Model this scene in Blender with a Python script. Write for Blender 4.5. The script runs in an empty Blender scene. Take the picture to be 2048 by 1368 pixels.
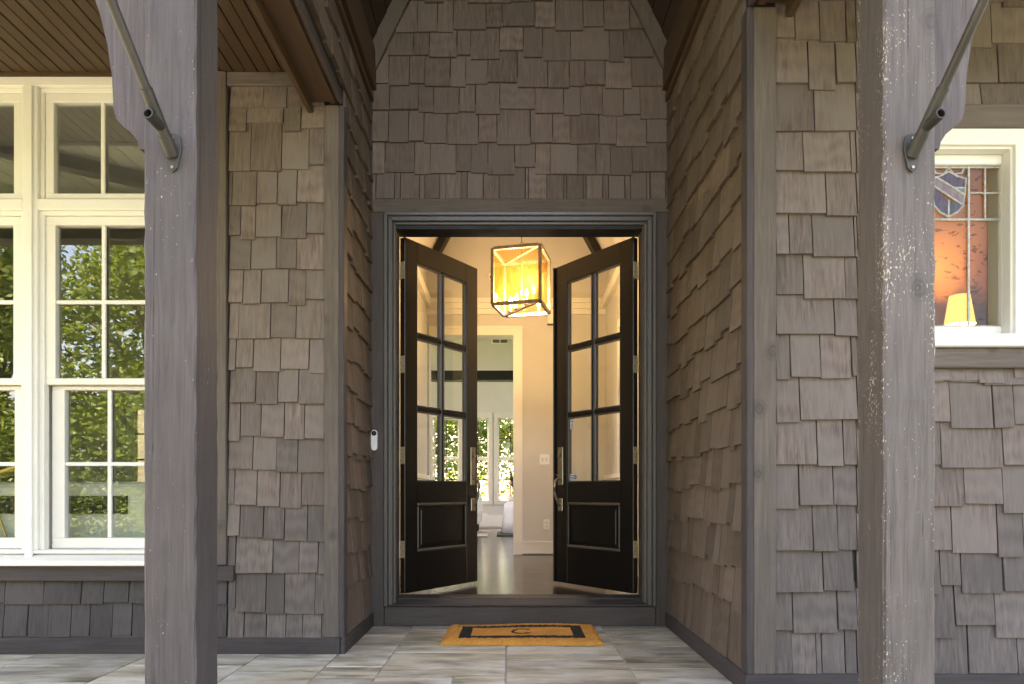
import bpy, bmesh, math, random
import numpy as np
from mathutils import Vector, Matrix
R = math.radians
random.seed(11)
S = bpy.context.scene
COL = S.collection

# ------------------------------------------------------------------ camera
CAMZ = 0.877; F = 1365.0; VX, VY = 1020.0, 986.0
cam_d = bpy.data.cameras.new('camera'); cam = bpy.data.objects.new('camera', cam_d); COL.objects.link(cam)
cam.location = (0, 0, CAMZ); cam.rotation_euler = (R(90), 0, 0)
cam_d.sensor_fit = 'HORIZONTAL'; cam_d.sensor_width = 36; cam_d.lens = 24
cam_d.shift_x = 4 / 2048; cam_d.shift_y = 302 / 2048
cam_d.clip_start = 0.05; cam_d.clip_end = 800
S.camera = cam
def PX(px, Y): return (px - VX) * Y / F
def PZ(py, Y): return CAMZ - (py - VY) * Y / F

# ------------------------------------------------------------------ sky, sun, exposure
SUN = Vector((-0.34, 0.52, 0.78)).normalized()
w = bpy.data.worlds.new('World'); S.world = w; w.use_nodes = True
nt = w.node_tree; bg = nt.nodes['Background']
sky = nt.nodes.new('ShaderNodeTexSky'); sky.sky_type = 'NISHITA'; sky.sun_disc = False
sky.sun_elevation = math.asin(SUN.z); sky.sun_rotation = math.atan2(SUN.x, SUN.y)
sky.air_density = 1.0; sky.dust_density = 3.5; sky.ozone_density = 0.4
nt.links.new(sky.outputs[0], bg.inputs[0]); bg.inputs[1].default_value = 0.15
sun_d = bpy.data.lights.new('sun', 'SUN'); sun = bpy.data.objects.new('sun', sun_d); COL.objects.link(sun)
sun_d.energy = 5.0; sun_d.angle = R(0.53); sun_d.color = (1.0, 0.95, 0.87)
sun.rotation_euler = (-SUN).to_track_quat('-Z', 'Y').to_euler(); sun.location = (0, 0, 30)
S.view_settings.view_transform = 'Standard'; S.view_settings.look = 'None'
S.view_settings.exposure = 3.45; S.view_settings.gamma = 1.0
S.view_settings.use_curve_mapping = False
S.view_settings.use_white_balance = True; S.view_settings.white_balance_temperature = 8100; S.view_settings.white_balance_tint = 21
S.cycles.use_denoising = True
try: S.cycles.denoiser = 'OPENIMAGEDENOISE'
except Exception: pass
S.cycles.max_bounces = 10; S.cycles.diffuse_bounces = 6; S.cycles.glossy_bounces = 5
S.cycles.transparent_max_bounces = 16; S.cycles.transmission_bounces = 8
S.cycles.sample_clamp_indirect = 6.0; S.cycles.caustics_reflective = False; S.cycles.caustics_refractive = False

# ------------------------------------------------------------------ mesh builder
class B:
    def __init__(s): s.v = []; s.f = []
    def quadbox(s, c8):
        o = len(s.v); s.v += [tuple(c) for c in c8]
        s.f += [tuple(o + i for i in q) for q in ((0,3,2,1),(4,5,6,7),(0,1,5,4),(1,2,6,5),(2,3,7,6),(3,0,4,7))]
        return s
    def box(s, x0, x1, y0, y1, z0, z1):
        return s.quadbox([(x0,y0,z0),(x1,y0,z0),(x1,y1,z0),(x0,y1,z0),(x0,y0,z1),(x1,y0,z1),(x1,y1,z1),(x0,y1,z1)])
    def prism(s, poly, a, b, axis='y'):
        """poly of 2-D points extruded between a and b along axis"""
        o = len(s.v); n = len(poly)
        for t in (a, b):
            for p, q in poly:
                s.v.append((p, t, q) if axis == 'y' else ((t, p, q) if axis == 'x' else (p, q, t)))
        s.f.append(tuple(o + i for i in range(n))); s.f.append(tuple(o + n + i for i in reversed(range(n))))
        for i in range(n):
            j = (i + 1) % n; s.f.append((o + i, o + n + i, o + n + j, o + j))
        return s
    def tube(s, pts, rad, n=10, cap=True, cap0=True):
        pts = [Vector(p) for p in pts]; rad = rad if isinstance(rad, (list, tuple)) else [rad] * len(pts)
        o = len(s.v)
        for i, p in enumerate(pts):
            d = (pts[min(i+1, len(pts)-1)] - pts[max(i-1, 0)]).normalized()
            a = d.orthogonal().normalized() if abs(d.z) > .99 else d.cross(Vector((0,0,1))).normalized()
            b = d.cross(a)
            for k in range(n):
                t = 2*math.pi*k/n; s.v.append(tuple(p + rad[i]*(math.cos(t)*a + math.sin(t)*b)))
        for i in range(len(pts)-1):
            for k in range(n):
                k2 = (k+1) % n; s.f.append((o+i*n+k, o+i*n+k2, o+(i+1)*n+k2, o+(i+1)*n+k))
        if cap:
            if cap0: s.f.append(tuple(o+k for k in reversed(range(n))))
            s.f.append(tuple(o+(len(pts)-1)*n+k for k in range(n)))
        return s
    def lathe(s, prof, c=(0,0,0), n=20):
        o = len(s.v)
        for r, z in prof:
            for k in range(n):
                t = 2*math.pi*k/n; s.v.append((c[0]+r*math.cos(t), c[1]+r*math.sin(t), c[2]+z))
        for i in range(len(prof)-1):
            for k in range(n):
                k2 = (k+1) % n; s.f.append((o+i*n+k, o+i*n+k2, o+(i+1)*n+k2, o+(i+1)*n+k))
        s.f.append(tuple(o+k for k in reversed(range(n)))); s.f.append(tuple(o+(len(prof)-1)*n+k for k in range(n)))
        return s
    def xf(s, M):
        s.v = [tuple(M @ Vector(p)) for p in s.v]; return s

def obj(name, b, mat, parent=None, loc=None, rot=None, bevel=0, smooth=False, recenter=True):
    """one mesh object; vertices of b are in the parent's space (world if none), origin is moved to the piece itself"""
    v = b.v; c = Vector((0,0,0))
    if recenter and loc is None:
        lo = [min(p[i] for p in v) for i in range(3)]; hi = [max(p[i] for p in v) for i in range(3)]
        c = Vector(((lo[0]+hi[0])/2, (lo[1]+hi[1])/2, lo[2])); v = [tuple(Vector(p)-c) for p in v]
    me = bpy.data.meshes.new(name); me.from_pydata(v, [], b.f); me.update()
    bm = bmesh.new(); bm.from_mesh(me); bmesh.ops.recalc_face_normals(bm, faces=bm.faces)
    if bevel: bmesh.ops.bevel(bm, geom=list(bm.edges), offset=bevel, segments=1, affect='EDGES', clamp_overlap=True)
    bm.to_mesh(me); bm.free()
    if smooth:
        me.polygons.foreach_set('use_smooth', [True]*len(me.polygons))
    me.materials.append(M[mat] if isinstance(mat, str) else mat)
    o = bpy.data.objects.new(name, me); COL.objects.link(o)
    o.location = loc if loc is not None else c
    if rot is not None: o.rotation_euler = rot
    if parent: o.parent = parent
    return o
def thing(name, label, cat, loc=(0,0,0), rz=0, group=None):
    o = bpy.data.objects.new(name, None); COL.objects.link(o); o.location = loc; o.rotation_euler = (0,0,rz)
    o.empty_display_size = .1
    return tag(o, label, cat, group)
def tag(o, label, cat, group=None):
    o['label'] = label; o['category'] = cat
    if group: o['group'] = group
    return o
def struct(o): o['kind'] = 'structure'; return o
def root(name): 
    o = bpy.data.objects.new(name, None); COL.objects.link(o); return struct(o)

# ------------------------------------------------------------------ materials
M = {}
def newmat(name):
    m = bpy.data.materials.new(name); m.use_nodes = True; M[name] = m
    n = m.node_tree.nodes; return m, m.node_tree, n['Principled BSDF']
def N(t, typ, **k):
    n = t.nodes.new(typ)
    for a, b in k.items(): setattr(n, a, b)
    return n
def math_(t, op, a, b=None, clamp=False):
    n = N(t, 'ShaderNodeMath', operation=op); n.use_clamp = clamp
    for i, x in enumerate((a, b)):
        if x is None: continue
        if isinstance(x, (int, float)): n.inputs[i].default_value = x
        else: t.links.new(x, n.inputs[i])
    return n.outputs[0]
def mixc(t, f, a, b, mode='MIX'):
    n = N(t, 'ShaderNodeMix', data_type='RGBA', blend_type=mode)
    for s, x in ((n.inputs[0], f), (n.inputs[6], a), (n.inputs[7], b)):
        if isinstance(x, (int, float)): s.default_value = x
        elif isinstance(x, tuple): s.default_value = (*x, 1) if len(x) == 3 else x
        else: t.links.new(x, s)
    return n.outputs[2]
def coords(t, scale=(1,1,1), rnd=True):
    tc = N(t, 'ShaderNodeTexCoord'); out = tc.outputs['Object']
    if rnd:
        oi = N(t, 'ShaderNodeObjectInfo'); ad = N(t, 'ShaderNodeVectorMath', operation='ADD')
        cb = N(t, 'ShaderNodeCombineXYZ')
        for i, k in enumerate((31.0, 57.0, 83.0)): t.links.new(math_(t, 'MULTIPLY', oi.outputs['Random'], k), cb.inputs[i])
        t.links.new(out, ad.inputs[0]); t.links.new(cb.outputs[0], ad.inputs[1]); out = ad.outputs[0]
    mp = N(t, 'ShaderNodeMapping'); mp.inputs['Scale'].default_value = scale; t.links.new(out, mp.inputs[0])
    return mp.outputs[0]
def noise(t, vec, scale=1.0, detail=4, rough=.55, dist=0.0):
    n = N(t, 'ShaderNodeTexNoise'); n.inputs['Scale'].default_value = scale; n.inputs['Detail'].default_value = detail
    n.inputs['Roughness'].default_value = rough; n.inputs['Distortion'].default_value = dist
    t.links.new(vec, n.inputs['Vector']); return n.outputs[0]
def ramp(t, f, lo, hi, a=0.0, b=1.0):
    n = N(t, 'ShaderNodeMapRange'); n.inputs[1].default_value = lo; n.inputs[2].default_value = hi
    n.inputs[3].default_value = a; n.inputs[4].default_value = b; t.links.new(f, n.inputs[0]); return n.outputs[0]
def mul(c, k): return tuple(min(1, x*k) for x in c)
AX = {'x': (2.5, 45, 45), 'y': (45, 2.5, 45), 'z': (45, 45, 2.5)}
def wood(name, col, axis='z', rough=.75, grain=.45, bump=.25, fleck=0.0, knots=0.0, var=.12, alt=None, cath=False, spec=.3):
    m, t, p = newmat(name)
    v = coords(t, AX[axis]); g = noise(t, v, 1.6, 6, .6, .6)
    gm = ramp(t, g, .3, .7)
    c = mixc(t, gm, mul(col, 1-grain*.55), mul(col, 1+grain*.5))
    v1 = coords(t, (3, 3, 3)); big = noise(t, v1, 1.2, 3)
    if alt: c = mixc(t, ramp(t, big, .4, .68), c, alt)
    else: c = mixc(t, ramp(t, big, .35, .7, 0, .4), c, mul(col, .62))
    if cath:
        wv = N(t, 'ShaderNodeTexWave', wave_type='RINGS', rings_direction='X'); wv.inputs['Scale'].default_value = 1.0
        wv.inputs['Distortion'].default_value = 5; wv.inputs['Detail'].default_value = 1.5; wv.inputs['Detail Scale'].default_value = .6
        t.links.new(coords(t, (26, 26, 5)), wv.inputs['Vector'])
        oi2 = N(t, 'ShaderNodeObjectInfo'); sel = math_(t, 'GREATER_THAN', math_(t, 'FRACT', math_(t, 'MULTIPLY', oi2.outputs['Random'], 17.3)), .72)
        c = mixc(t, math_(t, 'MULTIPLY', math_(t, 'MULTIPLY', wv.outputs[1], sel), .35), c, mul(col, 1.5))
    oi = N(t, 'ShaderNodeObjectInfo')
    k = ramp(t, oi.outputs['Random'], 0, 1, 1-var, 1+var)
    hs = N(t, 'ShaderNodeHueSaturation'); t.links.new(k, hs.inputs['Value']); t.links.new(c, hs.inputs['Color']); c = hs.outputs[0]
    if knots:
        vo = N(t, 'ShaderNodeTexVoronoi'); vo.inputs['Scale'].default_value = 5.5
        t.links.new(coords(t, (1.0, 1.0, .8) if axis == 'z' else (1, 1, 1)), vo.inputs['Vector'])
        d = math_(t, 'ADD', vo.outputs['Distance'], math_(t, 'MULTIPLY', noise(t, coords(t, (14, 14, 14)), 1, 3), .20))
        kn = ramp(t, d, .32, .16); rg = math_(t, 'SINE', math_(t, 'MULTIPLY', d, 75))
        c = mixc(t, math_(t, 'MULTIPLY', kn, ramp(t, rg, -1, 1, .35, .75)), c, mul(col, .35))
    bh = g
    if fleck:      # side faces painted darker than the front, standing in for weaker side light
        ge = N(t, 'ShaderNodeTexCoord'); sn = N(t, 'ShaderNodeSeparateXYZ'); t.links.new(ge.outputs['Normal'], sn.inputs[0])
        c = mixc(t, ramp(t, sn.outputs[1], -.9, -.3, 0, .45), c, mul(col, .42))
        fn = noise(t, coords(t, (210, 210, 85)), 1, 2, .5)
        area = noise(t, coords(t, (7, 7, 2.2)), 1, 4)
        tcx = N(t, 'ShaderNodeTexCoord'); sx_ = N(t, 'ShaderNodeSeparateXYZ'); t.links.new(tcx.outputs['Object'], sx_.inputs[0])
        edge = ramp(t, math_(t, 'MINIMUM', math_(t, 'ABSOLUTE', sx_.outputs[0]), math_(t, 'ABSOLUTE', sx_.outputs[1])), .052, .076, 0, .07)
        thr = math_(t, 'SUBTRACT', ramp(t, area, .3, .72, .82, .82 - .25*fleck), math_(t, 'MULTIPLY', edge, fleck))
        fm = math_(t, 'MULTIPLY', math_(t, 'SUBTRACT', fn, thr), 30, True)
        ck = ramp(t, noise(t, coords(t, (75, 75, .8)), 1, 2, .5), .665, .70)
        c = mixc(t, math_(t, 'MULTIPLY', ck, .8), c, mul(col, .3))
        c = mixc(t, fm, c, (.50, .42, .35))
        bh = math_(t, 'SUBTRACT', g, math_(t, 'MULTIPLY', fm, .5))
    t.links.new(c, p.inputs['Base Color']); p.inputs['Roughness'].default_value = rough
    p.inputs['Specular IOR Level'].default_value = spec
    fine = noise(t, coords(t, tuple(x*4 for x in AX[axis])), 1.3, 3)
    h = math_(t, 'ADD', bh, math_(t, 'MULTIPLY', fine, .5))
    bp = N(t, 'ShaderNodeBump'); bp.inputs['Strength'].default_value = bump; bp.inputs['Distance'].default_value = .004
    t.links.new(h, bp.inputs['Height']); t.links.new(bp.outputs[0], p.inputs['Normal'])
    return m
def plain(name, col, rough=.5, metal=0, bump=0, bscale=40, var=.1, spec=.4, vscale=6):
    m, t, p = newmat(name)
    n1 = noise(t, coords(t), vscale, 4)
    t.links.new(mixc(t, ramp(t, n1, .3, .7), mul(col, 1-var), mul(col, 1+var)), p.inputs['Base Color'])
    t.links.new(ramp(t, n1, .3, .7, max(.02, rough*.85), min(1, rough*1.15)), p.inputs['Roughness'])
    p.inputs['Metallic'].default_value = metal; p.inputs['Specular IOR Level'].default_value = spec
    if bump:
        bp = N(t, 'ShaderNodeBump'); bp.inputs['Strength'].default_value = bump; bp.inputs['Distance'].default_value = .003
        t.links.new(noise(t, coords(t), bscale, 4), bp.inputs['Height']); t.links.new(bp.outputs[0], p.inputs['Normal'])
    return m
wood('shingle', (.152, .117, .102), 'z', .8, .7, .5, var=.19, alt=(.165, .138, .125), cath=True)       # front walls, stronger frontal light put into the lighter tone
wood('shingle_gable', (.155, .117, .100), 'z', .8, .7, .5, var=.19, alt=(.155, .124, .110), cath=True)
wood('shingle_shaded', (.130, .092, .070), 'z', .8, .62, .5, var=.2, alt=(.140, .106, .084), cath=True)  # recess sides, their shade painted in as a darker browner copy
wood('shingle_low', (.128, .103, .092), 'z', .8, .65, .5, var=.2, alt=(.105, .088, .082), cath=True)      # darker, greyer copy for the low courses
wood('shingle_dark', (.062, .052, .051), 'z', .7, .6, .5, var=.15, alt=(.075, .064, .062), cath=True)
TR = (.140, .114, .098); DK = (.062, .050, .050)
for a in 'xyz':
    wood('trim_'+a, TR, a, .75, .45, .35, knots=.5)
    wood('dark_trim_'+a, DK, a, .6, .5, .35)
    wood('soffit_'+a, (.078, .045, .026), a, .5, .35, .12, var=.10)
wood('vault_board', (.045, .030, .022), 'y', .6, .35, .1)
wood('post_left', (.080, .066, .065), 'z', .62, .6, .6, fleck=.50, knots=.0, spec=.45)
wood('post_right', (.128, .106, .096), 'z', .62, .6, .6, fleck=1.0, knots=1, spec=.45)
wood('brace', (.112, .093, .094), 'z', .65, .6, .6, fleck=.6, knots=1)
wood('frame_wood', (.080, .063, .055), 'z', .55, .4, .25)
wood('frame_wood_x', (.080, .063, .055), 'x', .55, .4, .25)
wood('mould', (.115, .102, .09), 'z', .35, .2, .08, spec=.6)
wood('door', (.011, .0075, .006), 'z', .32, .35, .06, var=.02, spec=.5)
wood('door_edge', (.030, .016, .008), 'z', .4, .4, .1)
wood('worn_edge', (.13, .105, .08), 'x', .45, .6, .2, spec=.5)
plain('white_paint', (.78, .76, .70), .4, var=.03, vscale=3)
plain('wall_core', (.030, .024, .021), .9)
plain('interior_paint', (.60, .575, .53), .7, var=.02)
plain('white_trim', (.80, .76, .68), .4, var=.02)
plain('interior_ceiling', (.64, .61, .56), .8, var=.02)
plain('black_beam', (.008, .007, .006), .5)
plain('steel', (.07, .064, .058), .5, .6, .3, 90, .25)
plain('galvanised', (.28, .25, .21), .5, .6, .4, 60, .35, vscale=25)
plain('nickel', (.36, .32, .25), .35, .9, .1, 50, .2)
plain('hinge_metal', (.74, .60, .38), .4, .55, .1, 60, .12)
plain('brass', (.65, .43, .12), .3, .9)
plain('plastic_white', (.80, .80, .78), .35, var=.02)
plain('plastic_black', (.012, .012, .013), .25)
plain('cream_fabric', (.70, .67, .58), .9, bump=.3, bscale=300, var=.05)
plain('black_fabric', (.018, .020, .020), .7, bump=.2, bscale=300)
plain('white_fabric', (.72, .72, .74), .9, var=.05, bump=.3, bscale=30)
plain('rug', (.40, .37, .32), .95, var=.25, bump=.5, bscale=200, vscale=12)
plain('leaf_dark', (.012, .022, .010), .5)
plain('blind', (.62, .66, .70), .6, var=.04)
plain('siding', (.74, .73, .68), .6, var=.03)
plain('concrete', (.19, .18, .165), .9, bump=.3, bscale=60, var=.12, vscale=1.5)
plain('roofing', (.06, .055, .05), .95, bump=.4, bscale=30, var=.3)
plain('lead', (.42, .43, .42), .55, .3, .4, 120, .3, vscale=60)
plain('bark', (.10, .075, .055), .95, bump=.8, bscale=25, var=.35, vscale=12)
plain('grout', (.40, .375, .33), .95, bump=.3, bscale=200)
plain('blue', (.02, .05, .22), .4)
plain('print_grey', (.16, .16, .18), .6)
plain('rubber', (.02, .02, .02), .8)
plain('carpaint', (.75, .75, .75), .2, var=.01)
plain('orange', (.75, .18, .04), .4)

def glass(name, tint=(1,1,1), base=.04, ior=1.55, rough=0.0, wavy=0.0, diff=None, dfac=.0):
    m, t, p = newmat(name); out = t.nodes['Material Output']; t.nodes.remove(p)
    tr = N(t, 'ShaderNodeBsdfTransparent'); tr.inputs[0].default_value = (*tint, 1)
    gl = N(t, 'ShaderNodeBsdfGlossy'); gl.inputs['Roughness'].default_value = rough; gl.inputs[0].default_value = (1,1,1,1)
    lw = N(t, 'ShaderNodeLayerWeight'); lw.inputs[0].default_value = .5
    fz = math_(t, 'MULTIPLY', math_(t, 'POWER', lw.outputs['Facing'], 5), 1-base)
    if wavy:
        bp = N(t, 'ShaderNodeBump'); bp.inputs['Strength'].default_value = wavy; bp.inputs['Distance'].default_value = .01
        t.links.new(noise(t, coords(t, (2.5, 2.5, 2.5)), 1, 1), bp.inputs['Height']); t.links.new(bp.outputs[0], gl.inputs['Normal'])
    f = math_(t, 'ADD', fz, base, True); mx = N(t, 'ShaderNodeMixShader')
    body = tr.outputs[0]
    if diff:
        df = N(t, 'ShaderNodeBsdfTranslucent'); df.inputs[0].default_value = (*diff, 1); d2 = N(t, 'ShaderNodeBsdfDiffuse'); d2.inputs[0].default_value = (*diff, 1)
        m0 = N(t, 'ShaderNodeMixShader'); m0.inputs[0].default_value = .35; t.links.new(df.outputs[0], m0.inputs[1]); t.links.new(d2.outputs[0], m0.inputs[2])
        m1 = N(t, 'ShaderNodeMixShader'); t.links.new(ramp(t, noise(t, coords(t, (60, 60, 14)), 1, 3), .35, .65, dfac*.5, dfac*1.4), m1.inputs[0])
        t.links.new(body, m1.inputs[1]); t.links.new(m0.outputs[0], m1.inputs[2]); body = m1.outputs[0]
    t.links.new(f, mx.inputs[0]); t.links.new(body, mx.inputs[1]); t.links.new(gl.outputs[0], mx.inputs[2])
    t.links.new(mx.outputs[0], out.inputs[0]); return m
glass('pane', (.93, .95, .92), .095, 1.6, 0, .012)
glass('door_pane', (.95, .96, .94), .035)
glass('far_pane', (.95, .97, .96), .02, 1.45)
glass('seeded', (.95, .84, .62), .03, 1.45, .05, 0, (.55, .27, .06), .09)
glass('stained_purple', (.42, .28, .36), .03, 1.5, .15, 0, (.24, .15, .20), .6)
glass('stained_green', (.35, .48, .28), .05, 1.5, .1, 0, (.30, .40, .22), .6)
glass('stained_amber', (.60, .40, .18), .05, 1.5, .1, 0, (.45, .28, .14), .7)
glass('stained_blue', (.38, .38, .42), .03, 1.5, .15, 0, (.20, .20, .24), .6)
glass('leaded_pane', (.95, .94, .90), .012, 1.42, 0, .02)

def emit(name, col, s):
    m, t, p = newmat(name); p.inputs['Base Color'].default_value = (*col, 1)
    p.inputs['Emission Color'].default_value = (*col, 1); p.inputs['Emission Strength'].default_value = s
emit('bulb', (1.0, .72, .36), 9)
m, t, p = newmat('lamp_shade')
p.inputs['Base Color'].default_value = (.9, .75, .5, 1); p.inputs['Emission Color'].default_value = (1, .56, .15, 1); p.inputs['Emission Strength'].default_value = .17

# hardwood inside: dark glossy planks running across
m, t, p = newmat('hardwood')
br = N(t, 'ShaderNodeTexBrick'); br.offset = .37
for k, x in (('Scale', 1.0), ('Brick Width', 1.3), ('Row Height', .085), ('Mortar Size', .0015), ('Bias', 0.0)): br.inputs[k].default_value = x
br.inputs['Color1'].default_value = (.035, .020, .014, 1); br.inputs['Color2'].default_value = (.060, .037, .026, 1); br.inputs['Mortar'].default_value = (.012, .008, .006, 1)
t.links.new(coords(t, rnd=False), br.inputs['Vector'])
gr = noise(t, coords(t, (3, 60, 3), False), 1.2, 5)
t.links.new(mixc(t, ramp(t, gr, .3, .7, 0, .5), br.outputs[0], (.035, .022, .016)), p.inputs['Base Color'])
t.links.new(ramp(t, gr, .3, .7, .13, .22), p.inputs['Roughness']); p.inputs['Specular IOR Level'].default_value = .32
bp = N(t, 'ShaderNodeBump'); bp.inputs['Strength'].default_value = .12; bp.inputs['Distance'].default_value = .002
t.links.new(gr, bp.inputs['Height']); t.links.new(bp.outputs[0], p.inputs['Normal'])

# slate
m, t, p = newmat('slate')
st = noise(t, coords(t, (1.6, 9, 4)), 1.5, 7, .62, .5); pat = noise(t, coords(t, (2.6, 5, 2)), 1, 6, .65); fine = noise(t, coords(t, (9, 60, 20)), 1.3, 5)
c = mixc(t, ramp(t, st, .35, .62), (.16, .145, .10), (.52, .46, .34))
c = mixc(t, ramp(t, pat, .46, .70, 0, .6), c, (.70, .68, .63))
c = mixc(t, ramp(t, fine, .5, .75, 0, .45), c, (.32, .23, .13))
oi = N(t, 'ShaderNodeObjectInfo'); hs = N(t, 'ShaderNodeHueSaturation'); t.links.new(ramp(t, oi.outputs['Random'], 0, 1, .78, 1.2), hs.inputs['Value']); t.links.new(c, hs.inputs['Color'])
t.links.new(hs.outputs[0], p.inputs['Base Color']); t.links.new(ramp(t, st, .3, .7, .42, .7), p.inputs['Roughness'])
bp = N(t, 'ShaderNodeBump'); bp.inputs['Strength'].default_value = .45; bp.inputs['Distance'].default_value = .006
t.links.new(math_(t, 'ADD', st, math_(t, 'MULTIPLY', fine, .3)), bp.inputs['Height']); t.links.new(bp.outputs[0], p.inputs['Normal'])

# coir mat with a black frame and the letter C
m, t, p = newmat('coir')
tc = N(t, 'ShaderNodeTexCoord'); sp = N(t, 'ShaderNodeSeparateXYZ'); t.links.new(tc.outputs['Object'], sp.inputs[0])
jn = noise(t, coords(t, (70, 70, 70), False), 1, 2)
jx = math_(t, 'ADD', sp.outputs[0], ramp(t, jn, 0, 1, -.008, .008)); jy = math_(t, 'ADD', sp.outputs[1], ramp(t, jn, 0, 1, .007, -.007))
ax = math_(t, 'ABSOLUTE', jx); ay = math_(t, 'ABSOLUTE', jy)
def inside(hx, hy): return math_(t, 'MULTIPLY', math_(t, 'LESS_THAN', ax, hx), math_(t, 'LESS_THAN', ay, hy))
ring = math_(t, 'SUBTRACT', inside(.375, .185), inside(.305, .122))
rad = math_(t, 'SQRT', math_(t, 'ADD', math_(t, 'POWER', ax, 2), math_(t, 'POWER', math_(t, 'MULTIPLY', ay, .9), 2)))
cl = math_(t, 'MULTIPLY', math_(t, 'GREATER_THAN', rad, .046), math_(t, 'LESS_THAN', rad, .066))
gap = math_(t, 'MULTIPLY', math_(t, 'GREATER_THAN', jx, .030), math_(t, 'LESS_THAN', ay, .035))
cl = math_(t, 'MULTIPLY', cl, math_(t, 'SUBTRACT', 1, gap))
blk = math_(t, 'ADD', ring, cl, True)
f1 = noise(t, coords(t, (220, 220, 220), False), 1, 3); f2 = noise(t, coords(t, (8, 8, 8), False), 1, 3)
c = mixc(t, ramp(t, f1, .3, .7), (.62, .23, .032), (1.0, .46, .095)); c = mixc(t, ramp(t, f2, .35, .7, 0, .5), c, (.45, .19, .035))
t.links.new(mixc(t, blk, c, mixc(t, ramp(t, f1, .55, .8), (.012, .010, .009), (.10, .07, .04))), p.inputs['Base Color']); p.inputs['Roughness'].default_value = .95
bp = N(t, 'ShaderNodeBump'); bp.inputs['Strength'].default_value = .9; bp.inputs['Distance'].default_value = .01
t.links.new(f1, bp.inputs['Height']); t.links.new(bp.outputs[0], p.inputs['Normal'])

# wallpaper with brushed marks
m, t, p = newmat('wallpaper')
a1 = noise(t, coords(t, (14, 14, 30), False), 1, 3, .6, .4); a2 = noise(t, coords(t, (5, 5, 5), False), 1, 2)
mk = math_(t, 'MULTIPLY', ramp(t, a1, .56, .62), ramp(t, a2, .46, .54))
t.links.new(mixc(t, math_(t, 'MULTIPLY', mk, .75), (.40, .28, .16), (.08, .06, .04)), p.inputs['Base Color']); p.inputs['Roughness'].default_value = .8

def foliage(name, c1, c2):
    m, t, p = newmat(name); out = t.nodes['Material Output']
    n1 = noise(t, coords(t, (1.6, 1.6, 1.6)), 1, 2)
    c = mixc(t, ramp(t, n1, .35, .65), c1, c2); t.links.new(c, p.inputs['Base Color']); p.inputs['Roughness'].default_value = .55
    tl = N(t, 'ShaderNodeBsdfTranslucent'); t.links.new(mixc(t, .5, c, (.30, .40, .03)), tl.inputs[0])
    mx = N(t, 'ShaderNodeMixShader'); mx.inputs[0].default_value = .4
    t.links.new(p.outputs[0], mx.inputs[1]); t.links.new(tl.outputs[0], mx.inputs[2]); t.links.new(mx.outputs[0], out.inputs[0])
foliage('foliage', (.07, .115, .018), (.13, .19, .028))
foliage('foliage_b', (.085, .14, .02), (.16, .23, .03))
m, t, p = newmat('grass')
n1 = noise(t, coords(t, rnd=False), .8, 6); n2 = noise(t, coords(t, rnd=False), 40, 3)
c = mixc(t, n1, (.055, .10, .02), (.11, .15, .035)); t.links.new(mixc(t, ramp(t, n2, .4, .7, 0, .5), c, (.03, .06, .012)), p.inputs['Base Color']); p.inputs['Roughness'].default_value = .9

# ------------------------------------------------------------------ ground, drive and porch paving
YB, YL, YR = 4.52, 3.74, 2.99           # planes of the recess back wall, the left wall and the right wall
XL, XR = -0.927, 1.053                  # faces of the recess side walls
g = obj('ground', B().box(-150, 150, -150, 150, -.5, -.24), 'grass', recenter=False); struct(g)
g = obj('driveway', B().box(-30, 30, -7.0, -1.2, -.30, -.225), 'concrete', recenter=False); struct(g)
g = obj('garden_path', B().box(-1.6, 1.8, -1.196, 0.2, -.28, -.150), 'concrete', recenter=False); struct(g)
pf = struct(obj('porch_floor', B().box(-5.2, 4.2, .2, YL+.03, -.30, -.006).box(XL-.005, XR+.005, YL+.03, YB+.02, -.30, -.006), 'grout', recenter=False))
def tile(x0, x1, y0, y1):
    e = .0035; d = random.uniform(-.0025, .0015)
    b = B().box(x0+e, x1-e, y0+e, y1-e, -.03, d)
    o = obj('paving_stone', b, 'slate', pf, bevel=.003)
cols = [(-.64, -.02, [4.52, 3.905, 3.745, 3.29, 2.98, 2.52, 2.06, 1.60]), (-.02, .60, [4.52, 3.905, 3.60, 3.12, 2.80, 2.2, 1.75]),
        (.60, 1.06, [4.52, 3.90, 3.41, 3.0, 2.7, 2.1, 1.6]), (-.935, -.64, [4.52, 4.2, 3.76, 3.45, 2.98, 2.5, 2.06])]
for x0, x1, ys in cols:
    ys = ys + [ys[-1]-.5, ys[-1]-.95]
    for i in range(len(ys)-1):
        y1, y0 = ys[i], max(.22, ys[i+1])
        if y1 - y0 < .05: continue
        if random.random() < .3 and x1-x0 > .5 and i > 1:
            xm = x0 + (x1-x0)*random.choice((.35, .5, .6)); tile(x0, xm, y0, y1); tile(xm, x1, y0, y1)
        else: tile(x0, x1, y0, y1)
x = -.935
while x > -5.1:
    wd = random.choice((.42, .6, .62)); y = YL+.02
    while y > .3:
        d = random.choice((.3, .42, .6)); tile(max(-5.18, x-wd), x, max(.22, y-d), y); y -= d
    x -= wd
x = 1.06
while x < 4.1:
    wd = random.choice((.42, .6, .62)); y = YR+.01
    while y > .3:
        d = random.choice((.3, .42, .6)); tile(x, min(4.18, x+wd), max(.22, y-d), y); y -= d
    x += wd

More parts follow.
